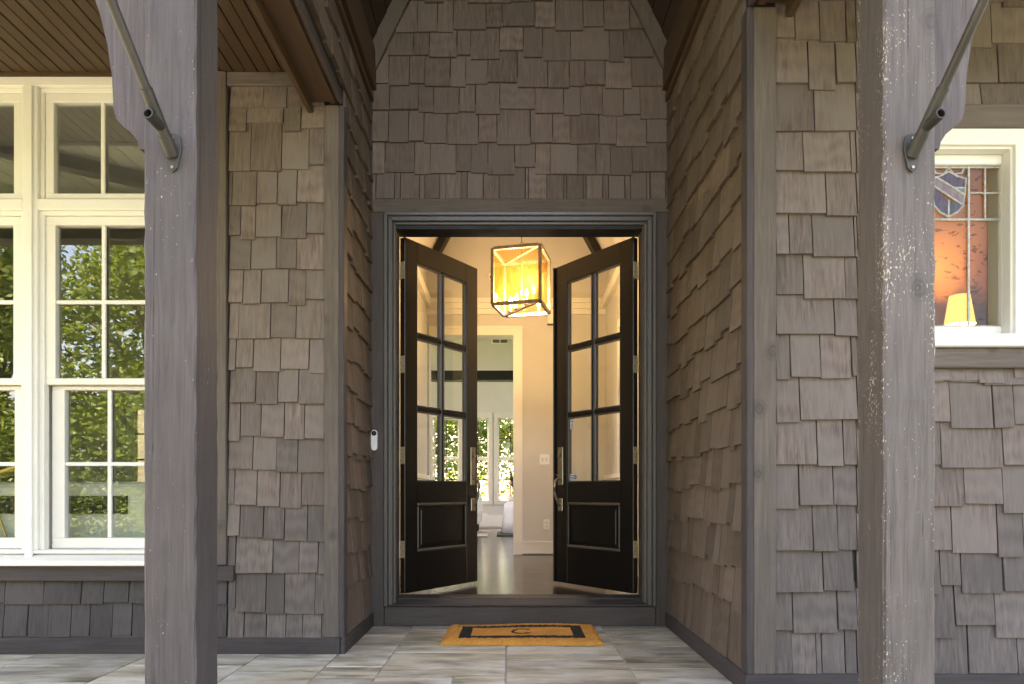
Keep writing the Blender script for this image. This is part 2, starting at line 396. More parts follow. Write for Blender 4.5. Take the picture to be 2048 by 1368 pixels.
# ------------------------------------------------------------------ shingled walls
def shingle(par, U, P0, rz, u0, u1, zb, zt, tilt=None, mat=None):
    """one tapered shingle: u along the wall, butt at zb, top tucked in at zt; local -y is outwards"""
    wd = u1-u0-random.uniform(.003, .007); h = zt-zb+.035; bt = random.uniform(.019, .028)
    if wd < .008: return
    sk = random.uniform(-.003, .003)
    b = B().quadbox([(-wd/2, -bt, 0), (wd/2, -bt, sk), (wd/2, 0, sk), (-wd/2, 0, 0), (-wd/2, -.004, h), (wd/2, -.004, h), (wd/2, 0, h), (-wd/2, 0, h)])
    c = P0 + U*((u0+u1)/2)
    mt = mat or ('shingle_gable' if par.name.startswith('gable') else 'shingle_shaded' if abs(rz) > .1 else 'shingle_low' if zb < random.uniform(.35, 1.0) else 'shingle')
    o = obj('shingle', b, mt, par, loc=(c.x, c.y, zb), rot=(0, random.gauss(0, .004) if tilt is None else tilt, rz))
def fill(u0, u1, wmin=.07, wmax=.19):
    e = [u0]
    while e[-1] < u1-.001:
        wd = random.uniform(wmin, wmax); nx = e[-1]+wd
        if u1-nx < .05: nx = u1
        e.append(nx)
    return e
XAX = Vector((1,0,0)); YAX = Vector((0,1,0))
def rows_px(rows, Y):      # rows of (edges, bottoms) in photograph pixels on a wall of known distance
    return [([PX(e, Y) for e in es], [PZ(b, Y) for b in bs]) for es, bs in rows]

# left wall, beside and around the big window
LW = thing('shingle_wall', 'shingled wall panel between the tall white window and the recessed doorway', 'wall', (-1.3, YL, 0))
LWo = Vector((-1.3, YL, 0))
def wpart(par, name, b, mat, bevel=0):
    b.v = [tuple(Vector(p) - par.location) for p in b.v]; return obj(name, b, mat, par, bevel=bevel)
yc = YL+.002
wpart(LW, 'wall_core', B().box(-5.2, -3.60, yc, YL+.14, 0, 3.6).box(-1.585, -.945, yc, YL+.14, 0, 3.6).box(-3.60, -1.585, yc, YL+.14, 0, .44).box(-3.60, -1.585, yc, YL+.14, 3.15, 3.6), 'wall_core')
ROWS_L = [((463,529,576,651),(220,220,216)), ((460,496,569,604,651),(267,250,267,260)), ((460,504,565,620,651),(346,345,341,333)),
 ((460,467,516,557,596,651),(413,414,410,413,407)), ((460,484,513,565,615,651),(473,482,476,479,469)), ((462,504,555,595,651),(541,540,539,541)),
 ((460,489,524,579,613,651),(607,610,607,613,600)), ((460,480,543,594,651),(678,679,676,678)), ((460,474,509,563,620,651),(742,736,744,739,747)),
 ((462,514,558,599,651),(806,809,805,809)), ((460,483,524,571,611,651),(882,872,874,879,877)), ((459,508,555,598,651),(938,940,944,945)),
 ((458,472,516,562,605,651),(1007,1009,1012,1015,1010)), ((458,482,529,571,617,652),(1071,1074,1077,1080,1082)), ((458,474,548,600,638,652),(1138,1145,1146,1144,1146)),
 ((458,474,534,571,632,652),(1215,1222,1226,1226,1226)), ((458,490,535,574,607,645,652),(1273,)*6)]
def lay(par, Pw, rows, ztop, rz=0, U=XAX, org=None):
    prev = ztop; org = org if org is not None else Vector((0, Pw, 0)); P0 = org - par.location
    for es, bs in rows:
        top = prev
        for i in range(len(es)-1): shingle(par, U, Vector((P0.x, P0.y, 0)), rz, es[i], es[i+1], bs[i], top)
        prev = max(bs)
lay(LW, YL, rows_px(ROWS_L, YL), 3.10)
for zb, zt in ((.277, .40), (.093, .277)):               # two courses under the window
    e = fill(-5.15, -1.545, .09, .22 if zb > .2 else .13)
    for i in range(len(e)-1): shingle(LW, XAX, Vector((0,YL,0))-LWo*Vector((1,1,0)) if False else Vector((1.3,0,0)), 0, e[i], e[i+1], zb+random.uniform(-.006,.006), zt, None, 'shingle_dark')
z = 3.1
while z > .5:                                              # beyond the window
    e = fill(-5.15, -3.68)
    for i in range(len(e)-1): shingle(LW, XAX, Vector((1.3,0,0)), 0, e[i], e[i+1], z-.185+random.uniform(-.012,.012), z)
    z -= .185
wpart(LW, 'base_board', B().box(-5.2, -.918, YL-.030, YL, 0, .090), 'dark_trim_x', .003)
wpart(LW, 'base_cap', B().box(-5.2, -.935, YL-.018, YL, .0905, .096), 'trim_x')
wpart(LW, 'corner_board', B().box(-1.011, -.930, YL-.032, YL, .0905, 2.985), 'trim_z', .004)
wpart(LW, 'frieze_board', B().box(-1.54, -1.10, YL-.030, YL, 3.096, 3.168), 'trim_x', .003)
wpart(LW, 'side_casing', B().box(-1.602, -1.542, YL-.036, YL+.002, .485, 3.168), 'trim_z', .004)
wpart(LW, 'sill_board', B().box(-3.72, -1.50, YL-.040, YL, .398, .482), 'dark_trim_x', .004)

# recess back wall with the gable
BW = thing('gable_wall', 'shingled gable wall above the open double doors inside the entry recess', 'wall', (0, YB, 0))
APX = .063; SL = 2.06
def zrake(x): return 3.79 + (min(x-XL, XR-x))*SL
wpart(BW, 'wall_core', B().prism([(XL-.01, 0), (-.80, 0), (-.80, 2.66), (.92, 2.66), (.92, 0), (XR+.01, 0), (XR+.01, 3.8), (APX, 5.85), (XL-.01, 3.8)], YB+.004, YB+.10), 'wall_core')
z7 = lambda a: [720 + x/2.973 for x in a]
def r7(es, bs): return ([PX(720+x/2.973, YB) for x in es], [PZ(y/2.973, YB) for y in bs])
RB = [r7((305,383,500,640,900,1020,1145,1230,1350,1500,1590),(10,28,5,30,20,15,5,10,12,8)),
 r7((215,345,463,555,750,845,1040,1160,1325,1448,1600,1700),(205,203,203,187,175,170,175,195,170,190,180)),
 r7((165,320,415,578,660,830,970,1085,1250,1480,1565,1740),(340,338,352,340,365,310,352,372,368,380,352)),
 r7((75,175,297,388,537,630,760,935,1115,1243,1335,1455,1612,1815),(503,520,505,522,525,510,498,530,533,522,515,535,522)),
 r7((68,180,350,440,590,687,832,1040,1210,1308,1440,1565,1662,1825),(662,662,675,683,673,690,655,683,695,687,697,690,717)),
 r7((62,173,292,382,518,705,815,1012,1145,1247,1420,1520,1700,1825),(850,855,848,858,865,855,868,860,862,865,865,880,855)),
 r7((62,152,327,420,572,662,760,920,1043,1130,1293,1400,1485,1615,1828),(1040,1032,1045,1040,1027,1037,1048,1000,1043,1043,1048,1045,1050,1030)),
 r7((62,98,208,243,357,385,475,512,602,638,733,828,982,1000,1110,1210,1228,1325,1342,1440,1475,1572,1605,1700,1722,1812,1830),(1190,)*26)]
ext = []; z = max(RB[0][1]) + .185
while z < 5.5:
    hw = (5.85 - z)/SL; e = fill(APX-hw+.03, APX+hw-.03); ext.insert(0, (e, [z+random.uniform(-.012, .012) for _ in e[1:]])); z += .185
RBall = ext + RB
lay(BW, YB, RBall, RBall[0][1][0]+.2)
for s in (-1, 1):
    xe = XL if s < 0 else XR
    wpart(BW, 'rake_board', B().prism([(xe, 3.57), (xe, 3.80), (APX, 5.84), (APX, 5.62)], YB-.045, YB-.0005), 'trim_z')
    wpart(BW, 'corner_bead', B().box(*((XL+.004, XL+.020) if s < 0 else (XR-.020, XR-.004)), YB-.028, YB-.001, 2.83, 3.60), 'dark_trim_z')

# recess side walls, carried forward over the portico beams
def side_wall(label, s, xf, yfront, rows, ynear):
    W = thing('shingle_wall', label, 'wall', (xf, (yfront+YB)/2, 0)); o = W.location
    cx0, cx1 = (xf-.14, xf-.004) if s > 0 else (xf+.004, xf+.14)
    wpart(W, 'wall_core', B().box(cx0, cx1, yfront+.006, YB+.10, 0, 3.80).box(cx0, cx1, ynear, yfront+.006, 3.02, 3.80), 'wall_core')
    rz = R(90) if s > 0 else R(-90); U = YAX if s > 0 else -YAX
    top = 3.47
    for zb in rows:
        ya = ynear if zb > 3.0 else yfront+.048
        e = fill(ya, YB-.012, .07, .20)
        for i in range(len(e)-1):
            u0, u1 = (e[i], e[i+1]) if s > 0 else (-e[i+1], -e[i])
            shingle(W, U, Vector((0, 0, 0)) - U*(o.y if s > 0 else -o.y), rz, u0, u1, zb + random.choice((-.012, 0, .010, .022))*(1 if zb > .12 else 0), top)
        top = zb
    fx = lambda d0, d1: (xf+d0, xf+d1) if s > 0 else (xf-d1, xf-d0)
    wpart(W, 'base_board', B().box(*fx(-.002, .030), yfront-.030, YB-.001, 0, .090), 'dark_trim_y', .003)
    wpart(W, 'base_cap', B().box(*fx(-.002, .016), yfront+.05, YB-.001, .0905, .096), 'trim_y')
    wpart(W, 'corner_board', B().box(*fx(-.003, .026), yfront-.0315, yfront+.045, .0905, 2.985), 'dark_trim_z', .003)
    wpart(W, 'frieze_strip', B().box(*fx(-.002, .030), ynear, YB-.001, 3.455, 3.495), 'soffit_y', .003)
    wpart(W, 'frieze_board', B().box(*fx(-.002, .045), ynear, YB-.001, 3.535, 3.785), 'soffit_y', .004)
    wpart(W, 'beam_edge', B().box(*fx(-.001, .022), ynear, yfront-.034, 2.988, 3.03), 'dark_trim_y', .003)
    return W
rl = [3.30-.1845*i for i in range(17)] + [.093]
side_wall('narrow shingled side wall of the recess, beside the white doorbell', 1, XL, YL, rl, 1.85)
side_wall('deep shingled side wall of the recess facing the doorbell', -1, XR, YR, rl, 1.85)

# right wall with the leaded window
RW = thing('shingle_wall', 'weathered grey shingled wall around the leaded stained glass window', 'wall', (1.6, YR, 0))
WX0, WX1, WZ0, WZ1 = PX(1746, YR), PX(2044, YR), PZ(700, YR), PZ(264, YR)
yc = YR+.002
wpart(RW, 'wall_core', B().box(XR+.02, WX0+.02, yc, YR+.14, 0, 3.6).box(WX1-.02, 4.2, yc, YR+.14, 0, 3.6).box(WX0+.02, WX1-.02, yc, YR+.14, 0, WZ0+.02).box(WX0+.02, WX1-.02, yc, YR+.14, WZ1-.02, 3.6), 'wall_core')
z3 = lambda *a: [1300+x/2.974 for x in a]; z4 = lambda *a: [1300+x/2.737 for x in a]; z5 = lambda *a: [1300+x/2.693 for x in a]
RR = [(z3(735,853,1000,1155,1215),(81,84,88,90)), (z3(735,932,1095,1215),(171,184,171)), (z3(735,967,1215),(267,267)), (z3(735,900,1183,1215),(345,348,350)),
 (z3(735,1035,1218),(430,435)), (z4(680,752,880,1108,1125),(511,511,516,516)), (z4(680,832,1058,1125),(591,600,600)), (z4(680,998,1125),(670,673)),
 (z4(680,760,922,1092,1125),(760,755,759,754)), (z4(680,812,1125),(846,840)), (z5(665,890,1033,1105),(929,932,929)), (z5(665,793,977,1105),(1017,1010,1009)),
 (z5(665,867,1002,1105),(1100,1101,1098)), (z5(665,922,1088,1105),(1183,1179,1179)), (z5(665,760,1000,1105),(1258,1264,1256)), (z5(665,755,885,917,1040,1105),(1344,)*5)]
RR = rows_px(RR, YR); prev = 3.28
RR = [([XR+.105]+fill(XR+.2, RR[0][0][-1]), None)] + RR
RR[0] = (RR[0][0], [PZ(5, YR)]*(len(RR[0][0])-1))
hx0, hx1 = WX0-.03, WX1+.03
for k, (es, bs) in enumerate(RR):
    es = list(es); bs = list(bs); zb = sum(bs)/len(bs)
    zlo = min(bs)
    segs = [(es[-1], 4.15)]
    if zb < WZ1+.10 and prev > WZ0-.09:
        if zb > WZ0-.10 or True: segs = [(es[-1], hx0), (hx1, 4.15)] if zb > WZ0-.11 else segs
    for a, b_ in segs:
        if b_-a < .03: continue
        e = fill(a, b_, .09, .27)
        es_ = e; 
        for i in range(len(e)-1):
            t_ = min(prev, WZ0-.085) if (zb < WZ0-.11 < prev and e[i] > hx0-.02 and e[i+1] < hx1+.02) else prev
            shingle(RW, XAX, Vector((-1.6, 0, 0)), 0, e[i], e[i+1], zb+random.choice((-.03, -.012, 0, .012, .025))*(1 if zb > .12 else 0), t_)
    for i in range(len(es)-1): shingle(RW, XAX, Vector((-1.6, 0, 0)), 0, es[i], es[i+1], bs[i], prev)
    prev = max(bs)
htop = PZ(216, YR)
e = fill(hx0+.001, 4.15, .10, .24)                          # pieces cut to fit over the head board
for i in range(len(e)-1): shingle(RW, XAX, Vector((-1.6, 0, 0)), 0, e[i], e[i+1], htop+.001, PZ(178, YR))
e = fill(hx0+.01, hx1-.01, .10, .17)                        # short pieces under the sill board
for i in range(len(e)-1): shingle(RW, XAX, Vector((-1.6, 0, 0)), 0, e[i], e[i+1], PZ(767, YR)+random.uniform(-.008, .008), PZ(740, YR))
wpart(RW, 'corner_board', B().box(XR+.003, XR+.101, YR-.032, YR, .0905, 2.985), 'trim_z', .004)
wpart(RW, 'base_board', B().box(XR-.028, 4.2, YR-.031, YR, 0, .090), 'dark_trim_x', .003)
wpart(RW, 'base_cap', B().box(XR+.03, 4.2, YR-.018, YR, .0905, .096), 'trim_x')
wpart(RW, 'head_board', B().box(WX0-.03, WX1+.10, YR-.034, YR, PZ(263, YR), PZ(216, YR)), 'trim_x', .004)
wpart(RW, 'sill_board', B().box(WX0-.05, WX1+.12, YR-.045, YR, PZ(739, YR), PZ(700, YR)), 'trim_x', .005)

# ------------------------------------------------------------------ ceilings, beams, roof
vt = thing('vaulted_ceiling', 'dark board vaulted ceiling high over the entry recess', 'ceiling', (APX, 3.2, 3.8))
for s in (-1, 1):
    xe = XL if s < 0 else XR; n = 20; x0_ = xe + s*.25
    for i in range(n):
        a, b_ = i/n, (i+1)/n
        p = []
        for q in (a, b_): p.append((x0_ + (APX-x0_)*q, 3.79 - .25*SL + (5.83-3.79+.25*SL)*q))
        (xa, za), (xb, zb) = p; g_ = .004*(xb-xa)
        wpart(vt, 'ceiling_board', B().prism([(xa+g_*30*.1, za+.006), (xb-g_*30*.1, zb-.006), (xb+s*.02-g_, zb+.03), (xa+s*.02, za+.03)], 1.5, YB-.001), 'vault_board')
    wpart(vt, 'roof_deck', B().prism([(x0_+s*.03, 3.79-.25*SL-.01), (APX, 5.875), (APX, 6.1), (x0_+s*.30, 3.79-.25*SL)], 1.4, YB+.3), 'roofing')
wpart(vt, 'tie_beam', B().box(XL-.05, XR+.05, 1.74, 1.90, 3.20-.19, 3.209), 'dark_trim_x', .005)
def beam(label, xa, xb, y0, y1):
    t_ = thing('portico_beam', label, 'beam', ((xa+xb)/2, y1, 3.0))
    wpart(t_, 'soffit_panel', B().box(xa, xb, y0, y1, 3.0, 3.018), 'soffit_y')
    wpart(t_, 'beam_core', B().box(xa+.004, xb-.004, y0, y1, 3.0185, 3.20), 'soffit_y')
    return t_
bl = beam('dark beam running from the wall corner above the doorbell side', -1.075, XL-.003, 1.9, YL-.034)
wpart(bl, 'cove_strip', B().box(-1.105, -1.0755, 1.9, YL-.001, 2.952, 3.165), 'soffit_y', .004)
wpart(bl, 'edge_strip', B().box(-.975, -.945, 1.9, YL-.034, 2.990, 2.9995), 'soffit_y')
brr = beam('dark beam running from the wall corner beside the leaded window', XR+.003, 1.20, 1.9, YR-.034)
wpart(brr, 'cove_strip', B().box(1.2005, 1.232, 1.9, YR-.016, 2.948, 3.25), 'soffit_y', .004)
wpart(brr, 'edge_strip', B().box(XR+.02, XR+.05, 1.9, YR-.034, 2.990, 2.9995), 'soffit_y')
# eave over the big window: beaded boards running out from the wall
ev = thing('eave_soffit', 'brown beaded board soffit above the tall white window', 'soffit', (-3, YL, 3.17))
x = -1.106
while x > -5.1:
    for k in range(2):
        wpart(ev, 'soffit_board', B().box(x-.0665+.0025, x-.0025, 3.12, YL-.002, 3.17+(.002 if k else 0), 3.19), 'soffit_y', .0022); x -= .0665
wpart(ev, 'backing', B().box(-5.2, -1.107, 3.10, YL+.1, 3.192, 3.22), 'black_beam')
wpart(ev, 'scotia', B().box(-5.2, -1.60, YL-.022, YL-.003, 3.153, 3.1695), 'soffit_x')
wpart(ev, 'fascia', B().box(-5.2, -1.108, 3.075, 3.118, 3.165, 3.42), 'black_beam')
pc = thing('porch_ceiling', 'white beaded board ceiling of the side porch beyond the eave', 'ceiling', (-3.2, 2.5, 3.4))
x = -1.26
while x > -5.1:
    wpart(pc, 'ceiling_board', B().box(x-.128, x-.003, 2.153, 3.074, 3.25, 3.27), 'siding', .002); x -= .131
wpart(pc, 'rafter', B().quadbox([(-2.3, 2.153, 3.16), (-2.12, 2.153, 3.16), (-3.52, 3.07, 3.16), (-3.7, 3.07, 3.16), (-2.3, 2.153, 3.249), (-2.12, 2.153, 3.249), (-3.52, 3.07, 3.249), (-3.7, 3.07, 3.249)]), 'black_beam')
wpart(pc, 'end_siding', B().box(-1.258, -1.235, 2.153, 3.07, 3.17, 3.7), 'siding')
wpart(pc, 'roof_deck', B().box(-5.4, -1.2, 1.3, YL+.2, 3.80, 4.0), 'roofing')
rc = thing('porch_ceiling', 'brown board ceiling in front of the leaded window wall', 'ceiling', (2.6, 2.4, 3.3))
x = 1.233
while x < 4.1:
    wpart(rc, 'ceiling_board', B().box(x+.002, x+.13, 1.7, YR-.002, 3.30, 3.32), 'soffit_y'); x += .132
wpart(rc, 'roof_deck', B().box(1.2, 4.3, 1.2, YR+.2, 3.60, 3.8), 'roofing')
def header(label, xa, xb):
    t_ = thing('porch_header', label, 'beam', ((xa+xb)/2, 2.07, 2.9)); wpart(t_, 'beam_face', B().box(xa, xb, 2.0, 2.152, 2.90, 3.245), 'dark_trim_x', .006); return t_
header('dark porch header beam leading away left of the flecked post with few knots', -5.2, -1.12)
header('dark porch header beam leading away beside the heavily worn knotty post', 1.29, 4.2)

# ------------------------------------------------------------------ posts with curved braces
def post(x0, x1, mat, label, s):
    T = thing('porch_post', label, 'post', ((x0+x1)/2, 2.076, 0))
    hw = (x1-x0)/2; b = B(); n = 60; ch = .005; random.seed(5 if s < 0 else 6)
    prof = [(-hw+ch, -.076), (0, -.076), (hw-ch, -.076), (hw, -.076+ch), (hw, 0), (hw, .076-ch), (hw-ch, .076), (0, .076), (-hw+ch, .076), (-hw, .076-ch), (-hw, 0), (-hw, -.076+ch)]
    for i in range(n+1):
        for px, py in prof:
            j = .0012 if abs(px) < hw-.001 and abs(py) < .0755 else .0018
            b.v.append((px+random.uniform(-j, j), py+random.uniform(-j, j), 3.0*i/n))
    m_ = len(prof)
    for i in range(n):
        for k in range(m_):
            k2 = (k+1) % m_; b.f.append((i*m_+k, i*m_+k2, (i+1)*m_+k2, (i+1)*m_+k))
    b.f.append(tuple(range(m_))); b.f.append(tuple(n*m_+k for k in range(m_)))
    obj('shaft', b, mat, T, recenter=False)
    # brace: arched band with an ogee foot
    e = x0 if s < 0 else x1; low = []; up = []
    foot = [(0, 1.898), (.030, 1.901), (.034, 1.921), (.050, 1.946), (.078, 1.968), (.098, 1.990), (.106, 2.02)]
    low = [(e+s*d, z_) for d, z_ in foot]
    for k in range(1, 13):
        t_ = R(70)*k/12; low.append((e+s*(.106+.9*(1-math.cos(t_))), 2.02+.95*math.sin(t_)))
    for k in range(12, -1, -1):
        t_ = R(70)*k/12; up.append((e+s*(-.004+.80*(1-math.cos(t_))), 2.17+.86*math.sin(t_)))
    poly = [(x_-T.location.x, z_) for x_, z_ in low+up]
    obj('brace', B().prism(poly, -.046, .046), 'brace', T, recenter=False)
    return T
random.seed(3)
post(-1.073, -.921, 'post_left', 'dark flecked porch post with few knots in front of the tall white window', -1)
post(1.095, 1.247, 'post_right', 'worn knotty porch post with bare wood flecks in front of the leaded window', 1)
random.seed(21)
# flag pole brackets and poles
for xc, lab, lab2 in ((-.985, 'grey metal flagpole bracket screwed to the dark flecked post', 'grey flagpole slanting up from the dark flecked post'),
                      (1.175, 'grey metal flagpole bracket screwed to the worn knotty post', 'grey flagpole slanting up from the worn knotty post')):
    s = -1 if xc < 0 else 1
    T = thing('flagpole_bracket', lab, 'bracket', (xc, 1.998, 1.875))
    pl = [(-.020, .045), (0, .052), (.020, .045), (.026, .01), (.014, -.050), (0, -.062), (-.014, -.050), (-.026, .01)]
    obj('base_plate', B().prism(pl, -.0065, -.0005), 'steel', T, recenter=False, bevel=.0012)
    lean = -.012*s if s > 0 else .012
    d = Vector((s*.10, -1, 1)).normalized()
    obj('socket', B().tube([Vector((0, -.004, -.012)), Vector((0,-.004,-.012))+d*.055], .0185, 14).tube([Vector((0,-.004,-.012))+d*.05, Vector((0,-.004,-.012))+d*.175], .0165, 14), 'steel', T, recenter=False, smooth=False)
    d2 = Vector((s*.12, -1, .12)).normalized(); p0 = Vector((0, -.004, -.012))+d*.075
    b = B().tube([p0, p0+d2*.062], .0155, 14, cap=False).tube([p0+d2*.062, p0+d2*.0621], [.0155, .0115], 14, cap=False).tube([p0+d2*.0621, p0+d2*.012], .0115, 14, cap=True, cap0=False)
    obj('second_socket', b, 'steel', T, recenter=False)
    for zz in (.036, -.048): obj('screw', B().tube([(0, -.0066, zz), (0, -.0095, zz)], .0045, 8), 'nickel', T, recenter=False)
    pb = Vector((xc, 1.998, 1.875)) + Vector((0,-.004,-.012)) + d*.15
    P = obj('flagpole', B().tube([pb, pb+d*1.1], .0128, 14).tube([pb+d*1.1, pb+d*1.13], [.022, .012], 12), 'steel', smooth=False); tag(P, lab2, 'flagpole')

# ------------------------------------------------------------------ left window
def frame_rect(b, x0, x1, z0, z1, wl, wr, wb, wt, y0, y1):
    b.box(x0, x1, y0, y1, z0, z0+wb); b.box(x0, x1, y0, y1, z1-wt, z1); b.box(x0, x0+wl, y0, y1, z0+wb, z1-wt); b.box(x1-wr, x1, y0, y1, z0+wb, z1-wt); return b
def sash(par, x0, x1, z0, z1, st, rb, rt, y, cols, rows, nm='sash', dep=.04, pane='pane'):
    s_ = wpart(par, nm, frame_rect(B(), x0, x1, z0, z1, st, st, rb, rt, y, y+dep), 'white_paint', .003)
    gx0, gx1, gz0, gz1 = x0+st, x1-st, z0+rb, z1-rt; mw = .011
    def sub(name, b, mat, bev=0):
        off = par.location + s_.location
        b.v = [tuple(Vector(p)-off) for p in b.v]; return obj(name, b, mat, s_, bevel=bev)
    xs = [gx0+(gx1-gx0)*i/cols for i in range(cols+1)]; zs = [gz0+(gz1-gz0)*i/rows for i in range(rows+1)]
    for x_ in xs[1:-1]: sub('muntin', B().box(x_-mw, x_+mw, y+.006, y+.022, gz0, gz1), 'white_paint', .003)
    for z_ in zs[1:-1]: sub('muntin', B().box(gx0, gx1, y+.0075, y+.0205, z_-mw, z_+mw), 'white_paint', .003)
    sub('pane', B().box(gx0-.002, gx1+.002, y+.026, y+.030, gz0-.002, gz1+.002), pane)
    return s_
W = thing('window', 'tall white mulled window with transoms reflecting garden trees', 'window', (-2.6, YL, .48))
f = frame_rect(B(), -3.62, -1.602, .545, 3.153, .045, .045, .02, .052, YL-.012, YL+.13)
f.box(-2.665, -2.582, YL-.012, YL+.13, .565, 3.101); f.box(-3.575, -2.665, YL-.012, YL+.13, 2.425, 2.485).box(-2.582, -1.647, YL-.012, YL+.13, 2.425, 2.485)
wpart(W, 'frame', f, 'white_paint', .004)
wpart(W, 'mullion_trim', B().box(-2.645, -2.602, YL-.026, YL-.0125, .50, 3.10), 'white_paint', .004)
wpart(W, 'sill', B().prism([(YL-.075, .484), (YL-.075, .512), (YL+.02, .5445), (YL+.12, .5445), (YL+.12, .484)], -3.66, -1.604, 'x'), 'white_paint', .004)
for x0, x1 in ((-3.575, -2.665), (-2.582, -1.647)):
    for d_ in (.0,):
        wpart(W, 'stop', frame_rect(B(), x0, x1, .565, 2.425, .022, .022, .001, .022, YL+.012, YL+.05), 'white_paint', .003)
        wpart(W, 'stop', frame_rect(B(), x0, x1, 2.485, 3.101, .022, .022, .012, .022, YL+.012, YL+.05), 'white_paint', .003)
    sash(W, x0+.023, x1-.023, 2.498, 3.078, .046, .030, .048, YL+.020, 3, 1)
    sash(W, x0+.023, x1-.023, 1.475, 2.402, .052, .035, .048, YL+.024, 3, 2)
    sash(W, x0+.028, x1-.028, .567, 1.473, .070, .060, .022, YL+.066, 3, 2)
# ------------------------------------------------------------------ leaded window
W = thing('leaded_window', 'small white window with leaded panes and a stained glass shield', 'window', (1.92, YR, WZ0))
f = frame_rect(B(), WX0, WX1, WZ0+.06, WZ1, .05, .05, .005, .07, YR-.030, YR+.01)
wpart(W, 'casing', f, 'white_paint', .005)
wpart(W, 'jamb', frame_rect(B(), WX0+.048, WX1-.048, WZ0+.05, WZ1-.068, .012, .012, .01, .012, YR-.012, YR+.13), 'white_paint')
wpart(W, 'sill', B().box(WX0-.03, WX1+.05, YR-.070, YR+.12, WZ0+.002, WZ0+.058), 'white_paint', .006)
gx0, gx1, gz0, gz1 = PX(1790, YR+.06), PX(2001, YR+.06), PZ(655, YR+.06), PZ(334, YR+.06)
sx0, sx1, sz0, sz1 = WX0+.061, WX1-.061, WZ0+.061, WZ1-.081
wpart(W, 'sash', frame_rect(B(), sx0, sx1, sz0, sz1, gx0-sx0, sx1-gx1, gz0-sz0, sz1-gz1, YR+.035, YR+.08), 'white_paint', .004)
yl = YR+.056
def lead(pts, r=.0045): wpart(W, 'lead_came', B().tube([(a, yl, b_) for a, b_ in pts], r, 6), 'lead')
gw = gx1-gx0; xq = [gx0, gx0+gw*.31, gx0+gw*.69, gx1]; zt = PZ(440, YR+.06); zm = (zt+gz1)/2
for x_ in xq[1:-1]: lead([(x_, gz0), (x_, gz1)], .006)
lead([(gx0, zt), (gx1, zt)], .006)
for a in (0, 2):
    xm = (xq[a]+xq[a+1])/2; lead([(xm, zt), (xm, gz1)]); lead([(xq[a], zm), (xq[a+1], zm)])
for x_ in (gx0, gx1): lead([(x_+(.004 if x_ == gx0 else -.004), gz0), (x_+(.004 if x_ == gx0 else -.004), gz1)], .005)
for z_ in (gz0+.004, gz1-.004): lead([(gx0, z_), (gx1, z_)], .005)
scx = (xq[1]+xq[2])/2; sw = (xq[2]-xq[1])*.43; st, sb = gz1-.035, zt+.012
shield = [(scx-sw, st-.02), (scx-sw*.5, st-.008), (scx, st+.012), (scx+sw*.5, st-.008), (scx+sw, st-.02), (scx+sw*.93, st-.09), (scx+sw*.85, st-.14), (scx+sw*.5, sb+.02), (scx, sb), (scx-sw*.5, sb+.02), (scx-sw*.85, st-.14), (scx-sw*.93, st-.09)]
lead(shield+[shield[0]], .005)
for s in (-1, 1): lead([(scx+s*sw*.9, gz1-.004), (scx+s*sw*.75, gz1-.030), (scx+s*sw*.3, gz1-.034), (scx, gz1-.004)])
lead([(scx-sw, st-.045), (scx+sw*.78, sb+.055)]); lead([(scx-sw*.72, st-.012), (scx+sw*.90, sb+.10)])
lead([(scx, sb), (scx, (st+sb)/2-.02)]); lead([(scx+sw*.15, (st+sb)/2+.035), (scx+sw*.93, (st+sb)/2+.035)])
def gpane(name, poly, mat, dy=0): wpart(W, name, B().prism(poly, yl-.0016+dy, yl+.0016+dy), mat)
cxs = (st+sb)/2
gpane('coloured_glass', [(scx-sw*.72, st-.012), (scx, st+.012), (scx+sw, st-.02), (scx+sw*.95, cxs+.035), (scx+sw*.12, cxs+.035)], 'stained_purple')
gpane('coloured_glass', [(scx+sw*.12, cxs+.034), (scx+sw*.95, cxs+.034), (scx+sw*.90, sb+.10)], 'stained_green')
gpane('coloured_glass', [(scx-sw, st-.045), (scx-sw*.72, st-.012), (scx+sw*.90, sb+.10), (scx+sw*.78, sb+.055)], 'stained_amber')
gpane('coloured_glass', [(scx-sw, st-.047), (scx, cxs-.022), (scx, sb), (scx-sw*.85, st-.14)], 'stained_purple')
gpane('coloured_glass', [(scx+.001, cxs-.022), (scx+sw*.78, sb+.054), (scx+sw*.5, sb+.02), (scx+.001, sb)], 'stained_blue')
gpane('pane', [(gx0, gz0), (gx1, gz0), (gx1, gz1), (gx0, gz1)], 'leaded_pane', .006)

# ------------------------------------------------------------------ door frame, doors
DF = thing('door_frame', 'dark painted frame with moulding and sill around the open double doors', 'door frame', (.06, YB, 0))
OX0, OX1, OZ0, OZ1 = -.755, .877, .185, 2.625
wpart(DF, 'head_board', B().box(XL+.002, XR-.002, YB-.026, YB+.003, 2.727, 2.817), 'trim_x', .003)
wpart(DF, 'side_board', B().box(XL+.002, -.830, YB-.025, YB+.003, 0, 2.725), 'frame_wood', .003)
wpart(DF, 'side_board', B().box(.962, XR-.002, YB-.025, YB+.003, 0, 2.725), 'frame_wood', .003)
wpart(DF, 'kick_board', B().box(-.828, .960, YB-.020, YB+.06, 0, .128), 'frame_wood_x', .003)
def moulding(x0, x1, z1, wd, y0, y1):
    for s, xo, xi in ((0, x0, x0+wd), (1, x1, x1-wd)):
        wpart(DF, 'jamb_moulding', B().prism([(xo, .129), (xi, .129), (xi, z1-wd), (xo, z1)], y0, y1), 'mould', .004)
    wpart(DF, 'head_moulding', B().prism([(x0, z1), (x0+wd, z1-wd), (x1-wd, z1-wd), (x1, z1)], y0, y1), 'mould', .004)
moulding(-.829, .961, 2.7255, .024, YB-.040, YB+.003); moulding(-.803, .935, 2.6995, .030, YB-.028, YB+.003); moulding(-.7725, .9045, 2.669, .018, YB-.010, YB+.02)
